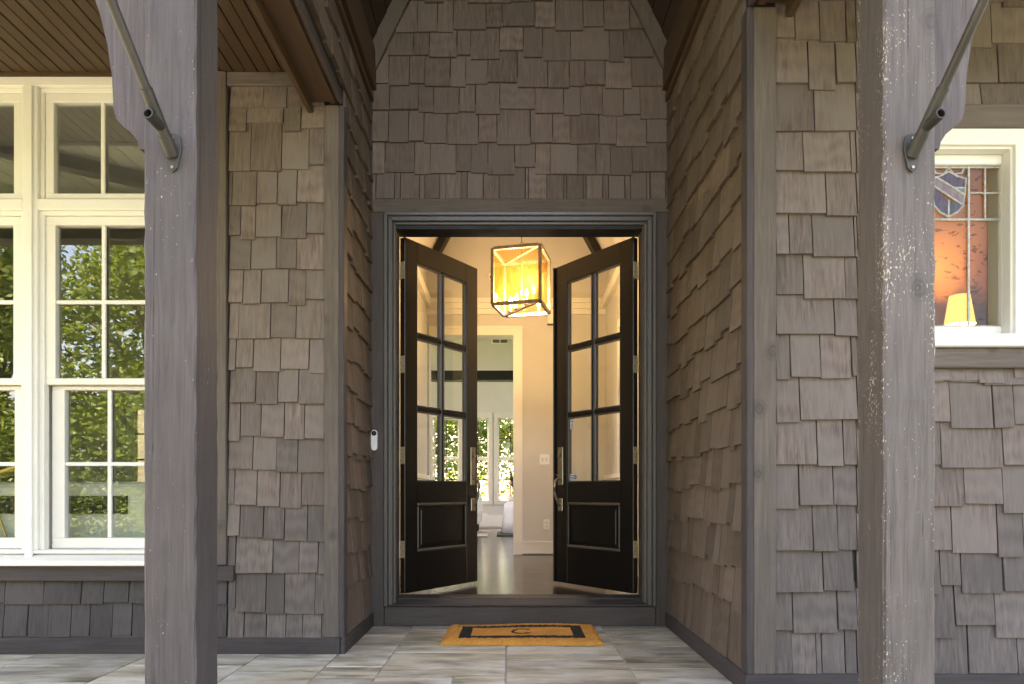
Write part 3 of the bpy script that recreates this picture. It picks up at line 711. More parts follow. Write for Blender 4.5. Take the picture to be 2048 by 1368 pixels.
jy0, jy1 = YB+.003, YB+.145
wpart(DF, 'jamb', B().box(OX0-.04, OX0, jy0, jy1, .13, OZ1+.04), 'frame_wood'); wpart(DF, 'jamb', B().box(OX1, OX1+.04, jy0, jy1, .13, OZ1+.04), 'frame_wood')
wpart(DF, 'head_jamb', B().box(OX0, OX1, jy0, jy1, OZ1, OZ1+.04), 'black_beam')
wpart(DF, 'sill', B().prism([(YB-.034, .130), (YB-.034, .142), (YB+.05, .168), (YB+.05, .130)], -.80, .93, 'x'), 'dark_trim_x', .003)
wpart(DF, 'threshold', B().prism([(YB+.051, .130), (YB+.051, .172), (YB+.075, .186), (YB+.14, .186), (YB+.14, .130)], OX0, OX1, 'x'), 'steel', .002)
LW_, LH, LT = .806, 2.425, .045
def leaf(side, ang, label):
    """local frame: pin at the origin, x along the leaf away from the hinge, y=0 the inner face, -y towards the street when closed"""
    px = OX0+.004 if side < 0 else OX1-.004
    T = thing('door_leaf', label, 'door', (px, jy1-.002, .193), 0)
    T.rotation_euler = (0, 0, R(ang) if side < 0 else -R(ang)); k = 1 if side < 0 else -1
    def bx(x0, x1, y0, y1, z0, z1): return B().box(min(k*x0, k*x1), max(k*x0, k*x1), y0, y1, z0, z1)
    st = .125; gb, gt = .765, 2.285; pb, ptp = .275, .615
    def P(name, b, mat, bev=.0, par=T): return obj(name, b, mat, par, bevel=bev)
    P('stile', bx(0, st, -LT, 0, 0, LH), 'door', .003); P('stile', bx(LW_-st-.01, LW_, -LT, 0, 0, LH), 'door', .003)
    P('edge', bx(-.0012, .0002, -LT+.003, -.003, .003, LH-.003), 'door_edge')
    xi0, xi1 = st, LW_-st-.01
    P('top_rail', bx(xi0, xi1, -LT+.001, -.001, gt, LH-.0005), 'door'); P('lock_rail', bx(xi0, xi1, -LT+.001, -.001, ptp, gb), 'door'); P('bottom_rail', bx(xi0, xi1, -LT+.001, -.001, .0005, pb), 'door')
    mw = .016; xm = (xi0+xi1)/2
    P('muntin', bx(xm-mw, xm+mw, -LT+.004, -.004, gb, gt), 'door', .007)
    for q in (1, 2):
        z_ = gb+(gt-gb)*q/3; P('muntin', bx(xi0, xi1, -LT+.0055, -.0055, z_-mw, z_+mw), 'door', .007)
    for a, b_ in ((xi0, xm-mw), (xm+mw, xi1)):
        for q in range(3):
            z0 = gb+(gt-gb)*q/3+(mw if q else 0); z1 = gb+(gt-gb)*(q+1)/3-(mw if q < 2 else 0)
            fr = B()
            for (c0, c1, d0, d1) in ((a, b_, z0, z0+.010), (a, b_, z1-.010, z1), (a, a+.010, z0+.010, z1-.010), (b_-.010, b_, z0+.010, z1-.010)):
                fr.box(min(k*c0, k*c1), max(k*c0, k*c1), -LT+.007, -.007, d0, d1)
            pn = P('pane', bx(a, b_, -LT/2-.002, -LT/2+.002, z0, z1), 'door_pane')
            fr.v = [tuple(Vector(p)-pn.location) for p in fr.v]; obj('glazing_bead', fr, 'mould', pn, bevel=.003)
    P('panel', bx(xi0, xi1, -LT+.014, -.014, pb, ptp), 'door')
    P('raised_field', bx(xi0+.045, xi1-.045, -LT+.006, -LT+.0145, pb+.045, ptp-.045), 'door', .006)
    for (c0, c1, d0, d1) in ((xi0, xi1, pb, pb+.020), (xi0, xi1, ptp-.020, ptp), (xi0, xi0+.020, pb+.0205, ptp-.0205), (xi1-.020, xi1, pb+.0205, ptp-.0205)):
        P('panel_moulding', bx(c0, c1, -LT-.006, -LT+.016, d0, d1), 'worn_edge' if d1-d0 < .05 else 'door', .006)
    for z_ in (.30, .94, 1.56, 2.20):
        h = P('hinge', bx(-.004, -.0014, -LT+.001, -.001, z_-.058, z_+.058), 'hinge_metal')
        for (a, c) in ((.25, .2), (.7, .4), (.3, .6), (.7, .85)):
            b = B().tube([(k*-.0042, -LT*a, (c-.5)*.116+.058), (k*-.0052, -LT*a, (c-.5)*.116+.058)], .0032, 6)
            b.v = [tuple(Vector(p) + Vector((0, 0, z_-.058)) - h.location) for p in b.v]; obj('screw', b, 'plastic_black', h)
        P('hinge_barrel', B().tube([(k*-.006, .004, z_-.058), (k*-.006, .004, z_+.058)], .0065, 10), 'hinge_metal')
    # long plate, deadbolt, grip handle on the street face
    hx = LW_-.062
    pz0 = .745
    P('lock_plate', bx(hx-.030, hx+.030, -LT-.008, -LT-.0005, pz0, pz0+.29), 'nickel', .004)
    P('keyhole', B().tube([(k*hx, -LT-.007, pz0+.225), (k*hx, -LT-.022, pz0+.225)], [.021, .017], 16), 'nickel')
    P('thumb_latch', bx(hx-.010, hx+.010, -LT-.045, -LT-.006, pz0+.072, pz0+.079), 'nickel', .002)
    P('handle_base', bx(hx-.027, hx+.027, -LT-.010, -LT-.0005, .545, .645), 'nickel', .004)
    pts = [(k*hx, -LT-.006, pz0+.045), (k*hx, -LT-.030, pz0+.052), (k*hx, -LT-.056, pz0+.030), (k*hx, -LT-.064, pz0-.015), (k*hx, -LT-.058, pz0-.065), (k*hx, -LT-.040, pz0-.115), (k*hx, -LT-.030, pz0-.140), (k*hx, -LT-.008, pz0-.150)]
    P('grip_handle', B().tube(pts, [.008, .009, .010, .0115, .0115, .010, .009, .010], 10), 'nickel', 0)
    if side > 0:
        P('astragal', bx(LW_+.0005, LW_+.012, -LT-.018, -.010, 0, LH), 'door', .004)
        yg = -LT/2-.0026
        P('tag', bx(xi1-.055, xi1-.013, yg-.001, yg, 1.165, 1.238), 'plastic_white')
        def txt(s_, size, x_, z_, mat):
            cu = bpy.data.curves.new('lettering', 'FONT'); cu.body = s_; cu.size = size; cu.extrude = .0003; cu.align_x = 'CENTER'
            ob = bpy.data.objects.new('tmp', cu); COL.objects.link(ob); bpy.context.view_layer.update()
            me = bpy.data.meshes.new_from_object(ob.evaluated_get(bpy.context.evaluated_depsgraph_get())); COL.objects.unlink(ob); bpy.data.objects.remove(ob)
            me.materials.clear(); me.materials.append(M[mat]); o = bpy.data.objects.new('lettering', me); COL.objects.link(o); o.parent = T
            o.rotation_euler = (R(90), 0, 0); o.location = (x_, yg-.0016, z_); return o
        txt('23', .026, k*(xi1-.034), 1.187, 'print_grey')
        def line(x0, x1, z0, h): P('print_line', bx(x0, x1, yg-.0018, yg-.0011, z0, z0+h), 'print_grey')   # print too small to read in the photograph
        line(xi1-.049, xi1-.021, 1.219, .006); line(xi1-.045, xi1-.025, 1.174, .003)
        P('sticker', bx(xi1-.085, xi1-.008, yg-.001, yg, gb+.014, gb+.062), 'plastic_white')
        line(xi1-.050, xi1-.014, gb+.048, .005); line(xi1-.050, xi1-.014, gb+.030, .006); line(xi1-.050, xi1-.014, gb+.022, .0025)
        for nm, rr, dy, mt in (('sticker_emblem', .0165, .0012, 'blue'), ('emblem_centre', .0085, .0021, 'plastic_white')):
            oc = [(k*(xi1-.068)+rr*math.cos(R(22.5+45*q)), gb+.038+rr*math.sin(R(22.5+45*q))) for q in range(8)]
            P(nm, B().prism(oc, yg-dy-.0008, yg-dy), mt)
    return T
leaf(-1, 55, 'black six pane door leaf hinged on the doorbell side, standing open')
leaf(1, 53, 'black six pane door leaf with a 23 tag and sticker on its glass')
# jamb side hinge plates
# doorbell
D = thing('doorbell', 'white oblong video doorbell with black lens on the door casing', 'doorbell', (PX(751, YB), YB-.026, PZ(902, YB)))
cap = []
for k in range(24):
    a = 2*math.pi*k/24; cap.append((.0215*math.cos(a), (.0215 if math.sin(a) < 0 else .115)+.0215*math.sin(a)))
obj('body', B().prism(cap, -.024, .0), 'plastic_white', D, recenter=False, bevel=.004)
lz = [(.0165*math.cos(2*math.pi*k/20), .113+.0165*math.sin(2*math.pi*k/20)) for k in range(20)]
obj('lens_disc', B().prism(lz, -.0262, -.0235), 'plastic_black', D, recenter=False)
obj('button', B().tube([(0, -.0235, .034), (0, -.0255, .034)], .011, 18), 'white_paint', D, recenter=False)
obj('lens', B().lathe([(.006, 0), (.004, .002)], (0, 0, 0), 12).xf(Matrix.Translation((0, -.0262, .115)) @ Matrix.Rotation(R(90), 4, 'X')), 'steel', D, recenter=False)
# doormat
b = B(); nx, ny = 96, 56; hx, hy = .470, .272
def mz(i, j):
    x_, y_ = i/nx*2-1, j/ny*2-1; e_ = min(1, (1-max(abs(x_), 0))*14, (1-abs(y_))*9)
    return .008+.020*math.sqrt(max(0, e_)) + .006*math.sin(3.1*x_+.6)*(.5+.5*y_) + random.uniform(-.0022, .0022)
for j in range(ny+1):
    for i in range(nx+1): b.v.append(((i/nx*2-1)*hx+random.uniform(-.0022, .0022)+.010*math.sin(j/ny*3)*(1 if i > nx/2 else -1)*0, (j/ny*2-1)*hy+random.uniform(-.002, .002), mz(i, j)))
for j in range(ny):
    for i in range(nx): q = j*(nx+1)+i; b.f.append((q, q+1, q+nx+2, q+nx+1))
o0 = len(b.v); edge = [(i, 0) for i in range(nx+1)]+[(nx, j) for j in range(1, ny+1)]+[(i, ny) for i in range(nx-1, -1, -1)]+[(0, j) for j in range(ny-1, 0, -1)]
for i, j in edge: p_ = b.v[j*(nx+1)+i]; b.v.append((p_[0], p_[1], .0015))
ne = len(edge)
for k in range(ne): k2 = (k+1) % ne; b.f.append((edge[k][1]*(nx+1)+edge[k][0], o0+k, o0+k2, edge[k2][1]*(nx+1)+edge[k2][0]))
mat_o = obj('doormat', b, 'coir', loc=(.072, 4.188, 0), rot=(0, 0, R(-.6))); tag(mat_o, 'tan coir doormat with a black frame and letter C', 'doormat')

# ------------------------------------------------------------------ inside: foyer, living room, side rooms
FZ = .17; FY = 7.85; LY = 13.8
fl = struct(obj('hardwood_floor', B().box(-5.2, 4.2, YB+.145, LY+.1, FZ-.1, FZ).box(-5.2, -1.06, YL+.14, YB+.145, FZ-.1, FZ).box(1.2, 4.2, YR+.14, YB+.145, FZ-.1, FZ), 'hardwood', recenter=False))
def wallbox(name, b, mat='interior_paint'): return struct(obj(name, b, mat, recenter=False))
FX0, FX1 = -.95, 1.10; OPX0, OPX1, OPZ = -.93, .05, 2.70
wallbox('foyer_wall', B().box(OPX1, 3.0, FY, FY+.2, FZ, 5.4).box(-4.5, OPX0, FY, FY+.2, FZ, 5.4).box(OPX0, OPX1, FY, FY+.2, OPZ, 5.4))
wallbox('foyer_wall', B().box(FX0-.1, FX0, YB+.10, FY, FZ, 3.45).box(FX0-.1, -.80, YB+.1, YB+.146, FZ, 4))
wallbox('foyer_wall', B().box(FX1, FX1+.1, YB+.10, FY, FZ, 3.45).box(.92, FX1, YB+.1, YB+.146, FZ, 4))
fxm = (FX0+FX1)/2
wallbox('foyer_wall', B().box(FX0, FX1, YB+.10, YB+.146, 2.67, 5.4))
wallbox('foyer_ceiling', B().prism([(FX0-.1, 3.4), (FX0, 3.4), (fxm, 5.3), (FX1, 3.4), (FX1+.1, 3.4), (fxm, 5.5)], YB+.10, FY), 'interior_ceiling')
struct(obj('ceiling_beams' if False else 'ceiling_beam', B().prism([(FX0+.02, 3.40), (FX0+.10, 3.40), (fxm, 5.10), (fxm, 5.28)], FY-.35, FY-.2), 'black_beam', recenter=False))
struct(obj('ceiling_beam', B().prism([(FX1-.02, 3.40), (FX1-.10, 3.40), (fxm, 5.10), (fxm, 5.28)], FY-.35, FY-.2), 'black_beam', recenter=False))
def crown(name, b): return struct(obj(name, b, 'white_trim', recenter=False))
crown('crown_moulding', B().box(FX0, FX1, FY-.025, FY-.0005, 2.93, 2.99).box(FX0, FX1, FY-.05, FY-.0005, 2.99, 3.05).box(FX0, FX1, FY-.08, FY-.0005, 3.05, 3.10))
crown('crown_moulding', B().box(FX0+.0005, FX0+.05, YB+.15, FY-.08, 2.99, 3.10)); crown('crown_moulding', B().box(FX1-.05, FX1-.0005, YB+.15, FY-.08, 2.99, 3.10))
cs = B().box(OPX1, OPX1+.085, FY-.022, FY-.0005, FZ, OPZ+.085).box(OPX1+.065, OPX1+.092, FY-.032, FY-.0225, FZ, OPZ+.092).box(OPX0, OPX1, FY-.022, FY-.0005, OPZ, OPZ+.085).box(OPX0, OPX1+.065, FY-.032, FY-.0225, OPZ+.065, OPZ+.092)
crown('opening_casing', cs); crown('opening_jamb', B().box(OPX1-.012, OPX1-.0005, FY-.02, FY+.21, FZ, OPZ-.012).box(OPX0, OPX1-.0005, FY-.02, FY+.21, OPZ-.012, OPZ-.0005))
crown('baseboard', B().box(OPX1+.093, FX1, FY-.018, FY-.0005, FZ+.012, FZ+.15).box(OPX1+.093, FX1, FY-.024, FY-.0185, FZ+.125, FZ+.15))
for xw, s in ((FX0, 1), (FX1, -1)):
    x0, x1 = sorted((xw+s*.0005, xw+s*.014)); x2, x3 = sorted((xw+s*.0145, xw+s*.035))
    crown('wainscot', B().box(x0, x1, YB+.15, FY-.03, FZ, 1.03)); crown('chair_rail', B().box(x2, x3, YB+.15, FY-.03, 1.03, 1.075).box(x0, x1, YB+.15, FY-.03, 1.031, 1.074))
    x4, x5 = sorted((xw+s*.0005, xw+s*.026))
    crown('wall_casing', B().box(x4, x5, 5.70, 5.79, 1.076, 2.60).box(x4, x5, 6.75, 6.84, 1.076, 2.60).box(x4, x5, 5.79, 6.75, 2.51, 2.60))
# switch, outlets, chime box, sensor on the foyer wall
def plate(name, label, cat, x, y, z, wd, h, kind):
    T = thing(name, label, cat, (x, y, z)); obj('cover', B().box(-wd/2, wd/2, -.007, 0, -h/2, h/2), 'plastic_white', T, recenter=False, bevel=.003)
    if kind == 's':
        for q in (-1, 1): obj('toggle', B().box(q*.023-.005, q*.023+.005, -.018, -.0071, -.011, .011), 'plastic_white', T, recenter=False); obj('slot', B().box(q*.023-.007, q*.023+.007, -.0085, -.0072, -.016, .016), 'steel', T, recenter=False)
    else:
        for q in (-1, 1):
            obj('socket', B().box(-.016, .016, -.0095, -.0071, q*.021-.013, q*.021+.013), 'white_trim', T, recenter=False)
            for r_ in (-1, 1): obj('slot', B().box(r_*.006-.0016, r_*.006+.0016, -.0105, -.0096, q*.021-.006, q*.021+.006), 'plastic_black', T, recenter=False)
    return T
plate('light_switch', 'white double light switch on the foyer wall', 'switch', PX(1089, FY), FY-.0005, PZ(919, FY), .116, .118, 's')
plate('wall_outlet', 'white power outlet low on the foyer wall', 'outlet', PX(1093, FY), FY-.0005, PZ(1049, FY), .074, .118, 'o')
plate('wall_outlet', 'white power outlet with a cord under the far windows', 'outlet', PX(970, LY), LY-.0005, PZ(1033, LY), .09, .13, 'o')
T = thing('chime_box', 'pale door chime box high on the foyer wall beside the open door', 'chime', (PX(1118, FY), FY-.0005, PZ(649, FY)))
obj('cover', B().box(-.13, .10, -.05, 0, 0, .17), 'white_trim', T, recenter=False, bevel=.006); obj('base_rim', B().box(-.135, .105, -.03, 0, -.012, -.0005), 'steel', T, recenter=False)
T = thing('wall_sensor', 'small white sensor on the wall above the crown moulding', 'sensor', (PX(982, FY), FY-.0005, PZ(560, FY)))
obj('body', B().box(-.03, .03, -.03, 0, 0, .07), 'plastic_white', T, recenter=False, bevel=.006); obj('lens', B().box(-.012, .012, -.034, -.0302, .012, .036), 'steel', T, recenter=False)
# living room
RX0, RX1 = -2.7, 2.8
hole = B(); wins = [(-2.27, -1.69), (-1.58, -1.00), (-.89, -.40-.0), (-.28, .30), (.41, .99)]
wz0, wz1 = .70, 2.42; xs = [RX0]
for a, b_ in wins: hole.box(xs[-1], a, LY, LY+.15, FZ, 5.2); xs.append(b_); hole.box(a, b_, LY, LY+.15, FZ, wz0); hole.box(a, b_, LY, LY+.15, wz1, 5.2)
hole.box(xs[-1], RX1, LY, LY+.15, FZ, 5.2); wallbox('living_room_wall', hole)
for xa in (RX0-.1, RX1):
    wallbox('living_room_wall', B().box(xa, xa+.1, FY+.2, 9.0, FZ, 5.2).box(xa, xa+.1, 13.0, LY+.15, FZ, 5.2).box(xa, xa+.1, 9.0, 13.0, FZ, .7).box(xa, xa+.1, 9.0, 13.0, 4.2, 5.2))  # large unseen side openings, added to bring daylight into the room
wallbox('living_room_ceiling', B().box(RX0-.1, RX1+.1, FY+.2, LY+.15, 5.2, 5.4), 'interior_ceiling')
struct(obj('tie_beam', B().box(RX0, RX1, 10.9, 11.1, PZ(760, 10.9), PZ(741, 10.9)), 'black_beam', recenter=False))
crown('living_room_baseboard', B().box(RX0, RX1, LY-.02, LY-.0005, FZ+.03, FZ+.26))
for i, (a, b_) in enumerate(wins):
    T = thing('far_window', 'pale framed grid window at the far end of the living room', 'window', ((a+b_)/2, LY, wz0), group='living room windows')
    wpart(T, 'frame', frame_rect(B(), a-.05, b_+.05, wz0-.06, wz1+.08, .08, .08, .09, .11, LY-.03, LY-.001), 'interior_ceiling', .004)
    for z0, z1, y_ in ((wz0+.03, 1.57, LY+.03), (1.575, wz1-.03, LY+.05)):
        wpart(T, 'sash', frame_rect(B(), a+.03, b_-.03, z0, z1, .03, .03, .035, .035, y_, y_+.03), 'interior_ceiling', .003)
        wpart(T, 'muntin', B().box((a+b_)/2-.008, (a+b_)/2+.008, y_+.005, y_+.02, z0+.035, z1-.035), 'steel'); wpart(T, 'muntin', B().box(a+.06, b_-.06, y_+.006, y_+.019, (z0+z1)/2-.008, (z0+z1)/2+.008), 'steel')
        wpart(T, 'pane', B().box(a+.058, b_-.058, y_+.021, y_+.024, z0+.033, z1-.033), 'far_pane')
V = thing('air_vent', 'white air vent grille high on the far living room wall', 'vent', (PX(1000, LY), LY-.0005, PZ(688, LY)))
obj('grille_frame', frame_rect(B(), -.17, .17, 0, .11, .02, .02, .02, .02, -.02, 0).box(-.012, .012, -.02, 0, .02, .09), 'white_trim', V, recenter=False)
for q in range(5): obj('slat', B().box(-.15, .15, -.015, -.003, .025+q*.014, .031+q*.014), 'steel', V, recenter=False)
rugs = ((-1.55, -.36, 11.0, 12.4, 'rug', 'grey rug on the living room floor beside the pale armchair'), (-.22, .9, 11.15, 12.3, 'black_fabric', 'dark framed rug under the draped stool'))
for a, b_, c, d, mt, lab in rugs:
    r_ = obj('rug', B().box(a, b_, c, d, FZ+.001, FZ+.014), mt, bevel=.004); tag(r_, lab, 'rug')
# armchair, stool, plant
T = thing('armchair', 'pale upholstered armchair at the edge of the living room opening', 'armchair', (PX(925, 12.2), 12.2, FZ))
obj('seat', B().box(-.40, .34, -.38, .40, .16, .44), 'cream_fabric', T, recenter=False, bevel=.05); obj('backrest', B().box(-.42, -.24, -.36, .38, .445, .90), 'cream_fabric', T, recenter=False, bevel=.05)
for y0 in (-.42, .28): obj('armrest', B().box(-.40, .34, y0, y0+.14, .30, .66), 'cream_fabric', T, recenter=False, bevel=.05)
for q in (-.32, .26):
    for r_ in (-.32, .34): obj('leg', B().tube([(q, r_, .17), (q, r_, 0)], [.025, .016], 8), 'black_beam', T, recenter=False)
T = thing('draped_stool', 'round stool under a white draped cloth beside the cased opening', 'stool', (.16, 12.0, FZ+.014))
b = B(); prof = [(.30, .0), (.29, .2), (.27, .42), (.26, .50), (.20, .545), (.05, .56)]; b.lathe(prof, n=40)
for i, p_ in enumerate(b.v):
    a = math.atan2(p_[1], p_[0]); f_ = 1+.06*math.sin(9*a+p_[2]*3)*(1-p_[2]/.6); b.v[i] = (p_[0]*f_, p_[1]*f_, p_[2])
obj('cloth', b, 'white_fabric', T, recenter=False, smooth=True); obj('cushion', B().lathe([(.18, 0), (.21, .03), (.19, .07), (.08, .085)], (0, 0, .56), 24), 'cream_fabric', T, recenter=False, smooth=True)
T = thing('potted_plant', 'spiky dark leaved plant standing in front of the far windows', 'plant', (.10, 12.7, FZ))
obj('pot', B().lathe([(.13, 0), (.17, .30), (.16, .30), (.15, .26)], n=20), 'white_trim', T, recenter=False); obj('trunk', B().tube([(0, 0, .25), (.01, 0, .6), (0, .02, .74)], [.03, .024, .03], 8), 'bark', T, recenter=False)
for k in range(42):
    a = random.uniform(0, 6.28); el = random.uniform(-.2, 1.45); ln = random.uniform(.38, .58); d = Vector((math.cos(a)*math.cos(el), math.sin(a)*math.cos(el), math.sin(el)))
    sd = d.cross(Vector((0, 0, 1))).normalized()*.013; p0 = Vector((0, .02, .74)); p1 = p0+d*ln*.5+Vector((0, 0, .02)); p2 = p0+d*ln-Vector((0, 0, .07*math.cos(el)))
    b = B(); b.v = [tuple(p0-sd*.5), tuple(p0+sd*.5), tuple(p1+sd), tuple(p1-sd), tuple(p2)]; b.f = [(0, 1, 2, 3), (3, 2, 4)]; obj('leaf', b, 'leaf_dark', T, recenter=False)
# lantern
LC = Vector((.105, 6.2, 2.55)); T = thing('lantern', 'square galvanised lantern with seeded amber glass and lit candle bulbs', 'lantern', LC, R(-14))
h, q, r_ = .49, .215, .014
for sx in (-1, 1):
    for sy in (-1, 1): obj('corner_bar', B().box(sx*q-r_, sx*q+r_, sy*q-r_, sy*q+r_, .0, h), 'galvanised', T, recenter=False, bevel=.002)
for zz in (0, h):
    for s in (-1, 1):
        obj('rail', B().box(-q+r_, q-r_, s*q-r_*.95, s*q+r_*.95, zz-r_, zz+r_), 'galvanised', T, recenter=False); obj('rail', B().box(s*q-r_*.95, s*q+r_*.95, -q+r_, q-r_, zz-r_, zz+r_), 'galvanised', T, recenter=False)
for s in (-1, 1):
    obj('glass_panel', B().box(-q+r_, q-r_, s*q-.002, s*q+.002, r_, h-r_), 'seeded', T, recenter=False); obj('glass_panel', B().box(s*q-.002, s*q+.002, -q+r_, q-r_, r_, h-r_), 'seeded', T, recenter=False)
dg = Matrix.Rotation(R(-45), 4, 'Z')
for zz in (0.0, h): obj('cross_bar', B().box(-q*1.36, q*1.36, -.014, .014, zz-.006, zz+.006).xf(dg), 'galvanised', T, recenter=False)
obj('stem', B().tube([(0, 0, .0), (0, 0, h+.03)], .006, 8), 'galvanised', T, recenter=False)
for k, dd in enumerate((-.20, -.085, .085, .20)):
    p = dg @ Vector((dd, 0, 0)); obj('drip_cup', B().lathe([(.006, .006), (.024, .014), (.026, .018)], (p.x, p.y, 0), 12), 'galvanised', T, recenter=False)
    obj('candle_sleeve', B().tube([(p.x, p.y, .015), (p.x, p.y, .085)], .010, 10), 'white_trim', T, recenter=False)
    obj('bulb', B().lathe([(.006, .085), (.014, .105), (.015, .120), (.009, .142), (.002, .158)], (p.x, p.y, 0), 12), 'bulb', T, recenter=False, smooth=True)
    ld = bpy.data.lights.new('bulb_light', 'POINT'); ld.energy = 2.2; ld.color = (1, .97, .92); ld.shadow_soft_size = .02
    lo = bpy.data.objects.new('bulb_light', ld); COL.objects.link(lo); lo.parent = T; lo.location = (p.x, p.y, .175)
zz = h+.03
while zz < 5.15-LC.z:
    k = int(zz/.042); a = .008 if k % 2 else 0
    c_ = [(.009*math.cos(t_)*(1 if k % 2 else 0), .009*math.cos(t_)*(0 if k % 2 else 1), zz+.024+.026*math.sin(t_)) for t_ in [2*math.pi*j/10 for j in range(11)]]
    obj('chain_link', B().tube(c_, .0026, 6), 'galvanised', T, recenter=False); zz += .042
# left room seen through the big window
wallbox('side_room_wall', B().box(-5.2, -3.98, 7.2, 7.3, FZ, 3.4).box(-2.9, -1.06, 7.2, 7.3, FZ, 3.4).box(-3.98, -2.9, 7.2, 7.3, FZ, .95).box(-3.98, -2.9, 7.2, 7.3, 1.78, 3.4).box(-5.3, -5.2, YL+.14, 7.3, FZ, 3.4)); wallbox('side_room_ceiling', B().box(-5.3, -1.06, YL+.14, 7.3, 3.3, 3.4), 'interior_ceiling')
T = thing('side_room_window', 'bright grid window on the back wall of the room with the sofa', 'window', (-3.44, 7.2, .95))
wpart(T, 'frame', frame_rect(B(), -4.03, -2.85, .90, 1.83, .08, .08, .08, .08, 7.17, 7.199), 'white_trim', .004)
for x_ in (-3.71, -3.44, -3.17): wpart(T, 'muntin', B().box(x_-.01, x_+.01, 7.205, 7.225, .95, 1.78), 'black_beam')
for z_ in (1.23, 1.50): wpart(T, 'muntin', B().box(-3.98, -2.9, 7.206, 7.224, z_-.01, z_+.01), 'black_beam')
wpart(T, 'pane', B().box(-3.99, -2.89, 7.227, 7.231, .94, 1.79), 'far_pane')
T = thing('sofa', 'cream sofa with a black band behind the tall window', 'sofa', (-2.75, 4.12, FZ))
pr = [(-.10, .10), (.10, .10), (.12, .70), (.07, .77), (-.05, .775), (-.10, .72)]
obj('back', B().prism([(y_, z_) for y_, z_ in pr], -1.15, .62, 'x'), 'cream_fabric', T, recenter=False, bevel=.02)
obj('band', B().box(-1.152, .50, -.112, -.1005, .585, .69), 'black_fabric', T, recenter=False)
obj('seat', B().box(-1.1, .58, .125, .80, .12, .45), 'cream_fabric', T, recenter=False, bevel=.04)
for q in (-1.15, .50): obj('arm', B().box(q, q+.14, .13, .82, .10, .62), 'cream_fabric', T, recenter=False, bevel=.04)
for q in (-.62, -.03): obj('buckle', B().box(q-.010, q+.010, -.118, -.1125, .615, .655), 'plastic_white', T, recenter=False)
for q in (-1.05, .52):
    for r2 in (0, .7): obj('leg', B().tube([(q, r2, .11), (q, r2, 0)], .02, 8), 'black_beam', T, recenter=False)
T = thing('floor_lamp', 'brass tripod lamp with a slanted arm behind the window', 'lamp', (-3.02, 4.0, FZ))
for a in (0, 2.1, 4.2): obj('leg', B().tube([(0, 0, .66), (.20*math.cos(a), .20*math.sin(a), 0)], .006, 8), 'brass', T, recenter=False)
obj('arm', B().tube([(-.35, 0, .70), (.13, 0, .86)], .014, 10), 'brass', T, recenter=False); obj('knob', B().lathe([(.004, -.02), (.022, -.01), (.022, .01), (.004, .02)], (.14, 0, .865), 14), 'brass', T, recenter=False, smooth=True)
obj('stem', B().tube([(0, 0, .66), (0, 0, .82)], .008, 8), 'brass', T, recenter=False)
# powder room behind the leaded window
wallbox('powder_room_wall', B().box(1.25, 4.2, 4.35, 4.40, FZ, 3.4).box(4.1, 4.2, YR+.14, 4.4, FZ, 3.4).box(1.2, 1.25, YR+.14, 4.4, FZ, 3.4), 'wallpaper'); wallbox('powder_room_ceiling', B().box(1.2, 4.2, YR+.14, 4.4, 3.3, 3.4), 'interior_ceiling')
sx, sz = PX(1919, 4.1), PZ(650, 4.1)
T = thing('wall_sconce', 'lit wall sconce with a glowing cream shade behind the leaded window', 'sconce', (sx, 4.1, sz))
b = B(); o0 = 0; n = 24
for r_, z_ in ((.082, 0), (.055, .175)):
    for k in range(n): b.v.append((r_*math.cos(2*math.pi*k/n), r_*math.sin(2*math.pi*k/n), z_))
for k in range(n): b.f.append((k, (k+1) % n, n+(k+1) % n, n+k))
obj('lamp_shade', b, 'lamp_shade', T, recenter=False, smooth=True); obj('arm', B().tube([(0, 0, .02), (0, 0, -.03), (.06, .12, -.05), (.10, .245, 0)], .007, 8), 'brass', T, recenter=False)
obj('backplate', B().box(.06, .14, .235, .249, -.05, .06), 'black_beam', T, recenter=False, bevel=.004)
ld = bpy.data.lights.new('sconce_light', 'POINT'); ld.energy = 4.5; ld.color = (1, .62, .28); ld.shadow_soft_size = .03
lo = bpy.data.objects.new('sconce_light', ld); COL.objects.link(lo); lo.parent = T; lo.location = (0, 0, .09)
# house roof
hr = thing('house_roof', 'dark main roof of the house over the rooms', 'roof', (0, 9, 5.5))
wpart(hr, 'roof_slab', B().box(-5.4, 4.4, YB+.3, 14.1, 5.55, 5.8).box(-6, -1.1, YL+.1, YB+.3, 3.62, 3.8).box(1.2, 5, YR+.1, YB+.3, 3.62, 3.79), 'roofing')
wpart(hr, 'upper_wall', B().box(-5.4, -1.2, YB+.32, YB+.5, 3.8, 5.55).box(1.3, 4.4, YB+.32, YB+.5, 3.79, 5.55).box(-5.4, -5.3, YL+.2, 8.8, 0, 5.55).box(4.25, 4.35, YR+.2, 4.9, 0, 5.55).box(4.25, 4.35, 7.1, 8.8, 0, 5.55).box(4.25, 4.35, 4.9, 7.1, 2.7, 5.55), 'siding')

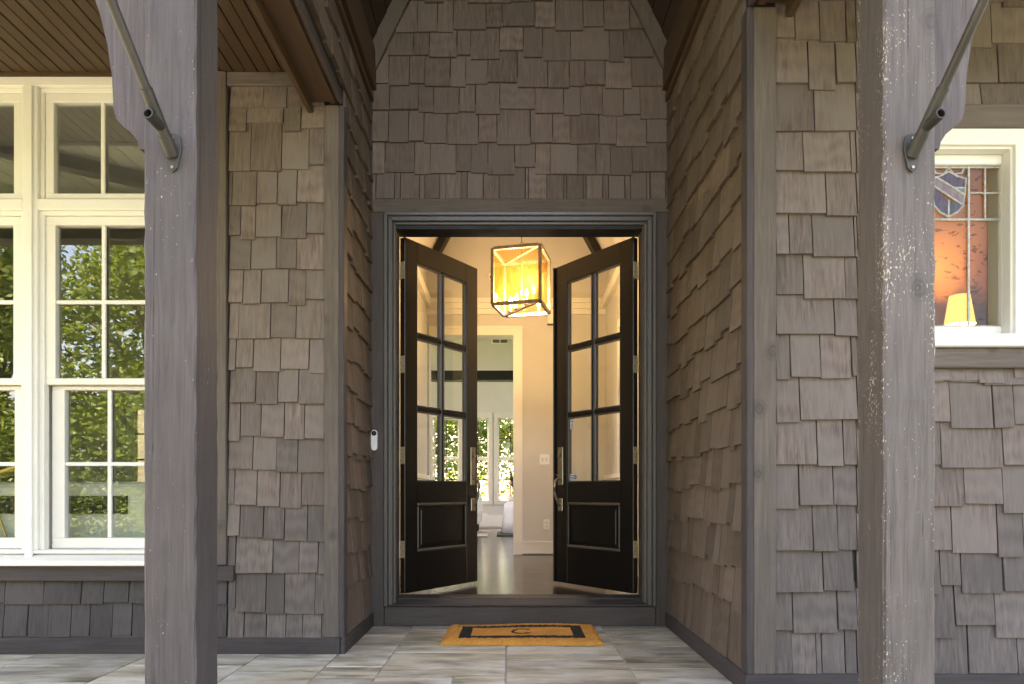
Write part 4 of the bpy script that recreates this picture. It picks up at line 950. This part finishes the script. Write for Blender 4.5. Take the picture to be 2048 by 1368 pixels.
# ------------------------------------------------------------------ trees
def leafmesh(P, rg, size):
    n = len(P); u = rg.normal(size=(n, 3))*(1, 1, .6); u /= np.linalg.norm(u, axis=1)[:, None]
    v = np.cross(u, rg.normal(size=(n, 3))); v /= np.linalg.norm(v, axis=1)[:, None]; s_ = rg.uniform(size*.6, size*1.35, n)[:, None]
    V = np.stack([P-u*s_, P+v*s_*.5, P+u*s_, P-v*s_*.5], 1).reshape(-1, 3); b = B(); b.v = V.tolist(); b.f = [(i, i+1, i+2, i+3) for i in range(0, 4*n, 4)]
    return b
def tree(x, y, h, r, seed, label, mat='foliage', n=5200, z0=.22, leaf=.085):
    rd = random.Random(seed); T = thing('tree', label, 'tree', (x, y, -.24)); b = B()
    b.tube([(0, 0, 0), (.05, .03, h*.25), (rd.uniform(-.2, .2), rd.uniform(-.2, .2), h*.75)], [h*.028, h*.02, h*.006], 8)
    lobes = []
    for k in range(26):
        a = rd.uniform(0, 6.28); zz = rd.uniform(z0+.06, .95)*h; rr = r*math.sin(math.pi*min(1, max(.12, (zz/h-z0+.15)/(1.1-z0))))*rd.uniform(.35, .85)
        c = Vector((math.cos(a)*rr, math.sin(a)*rr, zz)); lobes.append((c, r*rd.uniform(.28, .5)))
        b.tube([(0, 0, zz*.55), tuple(c*.55+Vector((0, 0, zz*.30))), tuple(c)], [h*.010, h*.006, h*.002], 5)
    obj('trunk', b, 'bark', T, recenter=False)
    rg = np.random.default_rng(seed); C_ = np.array([tuple(c) for c, _ in lobes]); LR = np.array([q for _, q in lobes]); ix = rg.integers(0, len(lobes), n)
    d = rg.normal(size=(n, 3))*(1, 1, .75); d /= np.linalg.norm(d, axis=1)[:, None]
    obj('crown', leafmesh(C_[ix]+d*(LR[ix]*rg.uniform(.35, 1.1, n)**.6)[:, None], rg, leaf), mat, T, recenter=False)
tr = [(-4.2, -9.0, 8.5, 2.9, 'broad leafy tree beyond the driveway, closest to the path'), (-8.0, -8.6, 9.0, 3.0, 'dense leafy tree across the driveway opposite the tall window'), (-12.0, -8.4, 9.5, 3.2, 'tall leafy tree further along the driveway edge'), (-16.5, -8.0, 9, 3.2, 'leafy tree near the end of the driveway'),
      (-21, -8.5, 9, 3.4, 'leafy tree at the far end of the driveway'), (-10, -14, 12, 4, 'tall tree standing behind the row along the driveway'), (8.5, -17, 9, 3.4, 'tree on the lawn facing the leaded window')]
for i, (x, y, h, r_, lab) in enumerate(tr): tree(x, y, h, r_, 100+i, lab, 'foliage' if i % 2 else 'foliage_b', n=24000, z0=.05)
def shrub(x, y, h, r, seed):
    rd = random.Random(seed); T = thing('shrub', 'rounded green shrub in the hedge row beyond the driveway', 'shrub', (x, y, -.24), group='hedge row beyond the driveway')
    b = B()
    for k in range(6): a = rd.uniform(0, 6.28); b.tube([(0, 0, 0), (math.cos(a)*r*.5, math.sin(a)*r*.5, h*.7)], [.03, .01], 5)
    obj('stem', b, 'bark', T, recenter=False); rg = np.random.default_rng(seed); n = 12000
    d = rg.normal(size=(n, 3)); d /= np.linalg.norm(d, axis=1)[:, None]; d *= rg.uniform(.5, 1.12, n)[:, None]
    obj('crown', leafmesh(d*(r, r*.8, h*.52)+(0, 0, h*.5), rg, .055), 'foliage', T, recenter=False)
for i in range(9): shrub(-2.5-2.35*i, -7.7+random.uniform(-.2, .2), random.uniform(2.6, 3.3), 1.45, 300+i)
tree(14.8, -12, 11.5, 3.1, 150, 'tall tree by the drive opposite the leaded window', 'foliage', n=42000, z0=.05)
for i, (x, y, h, r_, lab) in enumerate([(-3.2, 21, 9, 3.6, 'garden tree seen through the far windows on the armchair side'), (1.6, 22.5, 10, 3.6, 'garden tree seen through the far windows behind the plant'), (-8, 24, 9, 4, 'garden tree deep in the back yard'), (5.5, 25, 9, 3.6, 'tall garden tree at the back yard edge')]):
    tree(x, y, h, r_, 200+i, lab, 'foliage_b', n=26000, z0=.05)
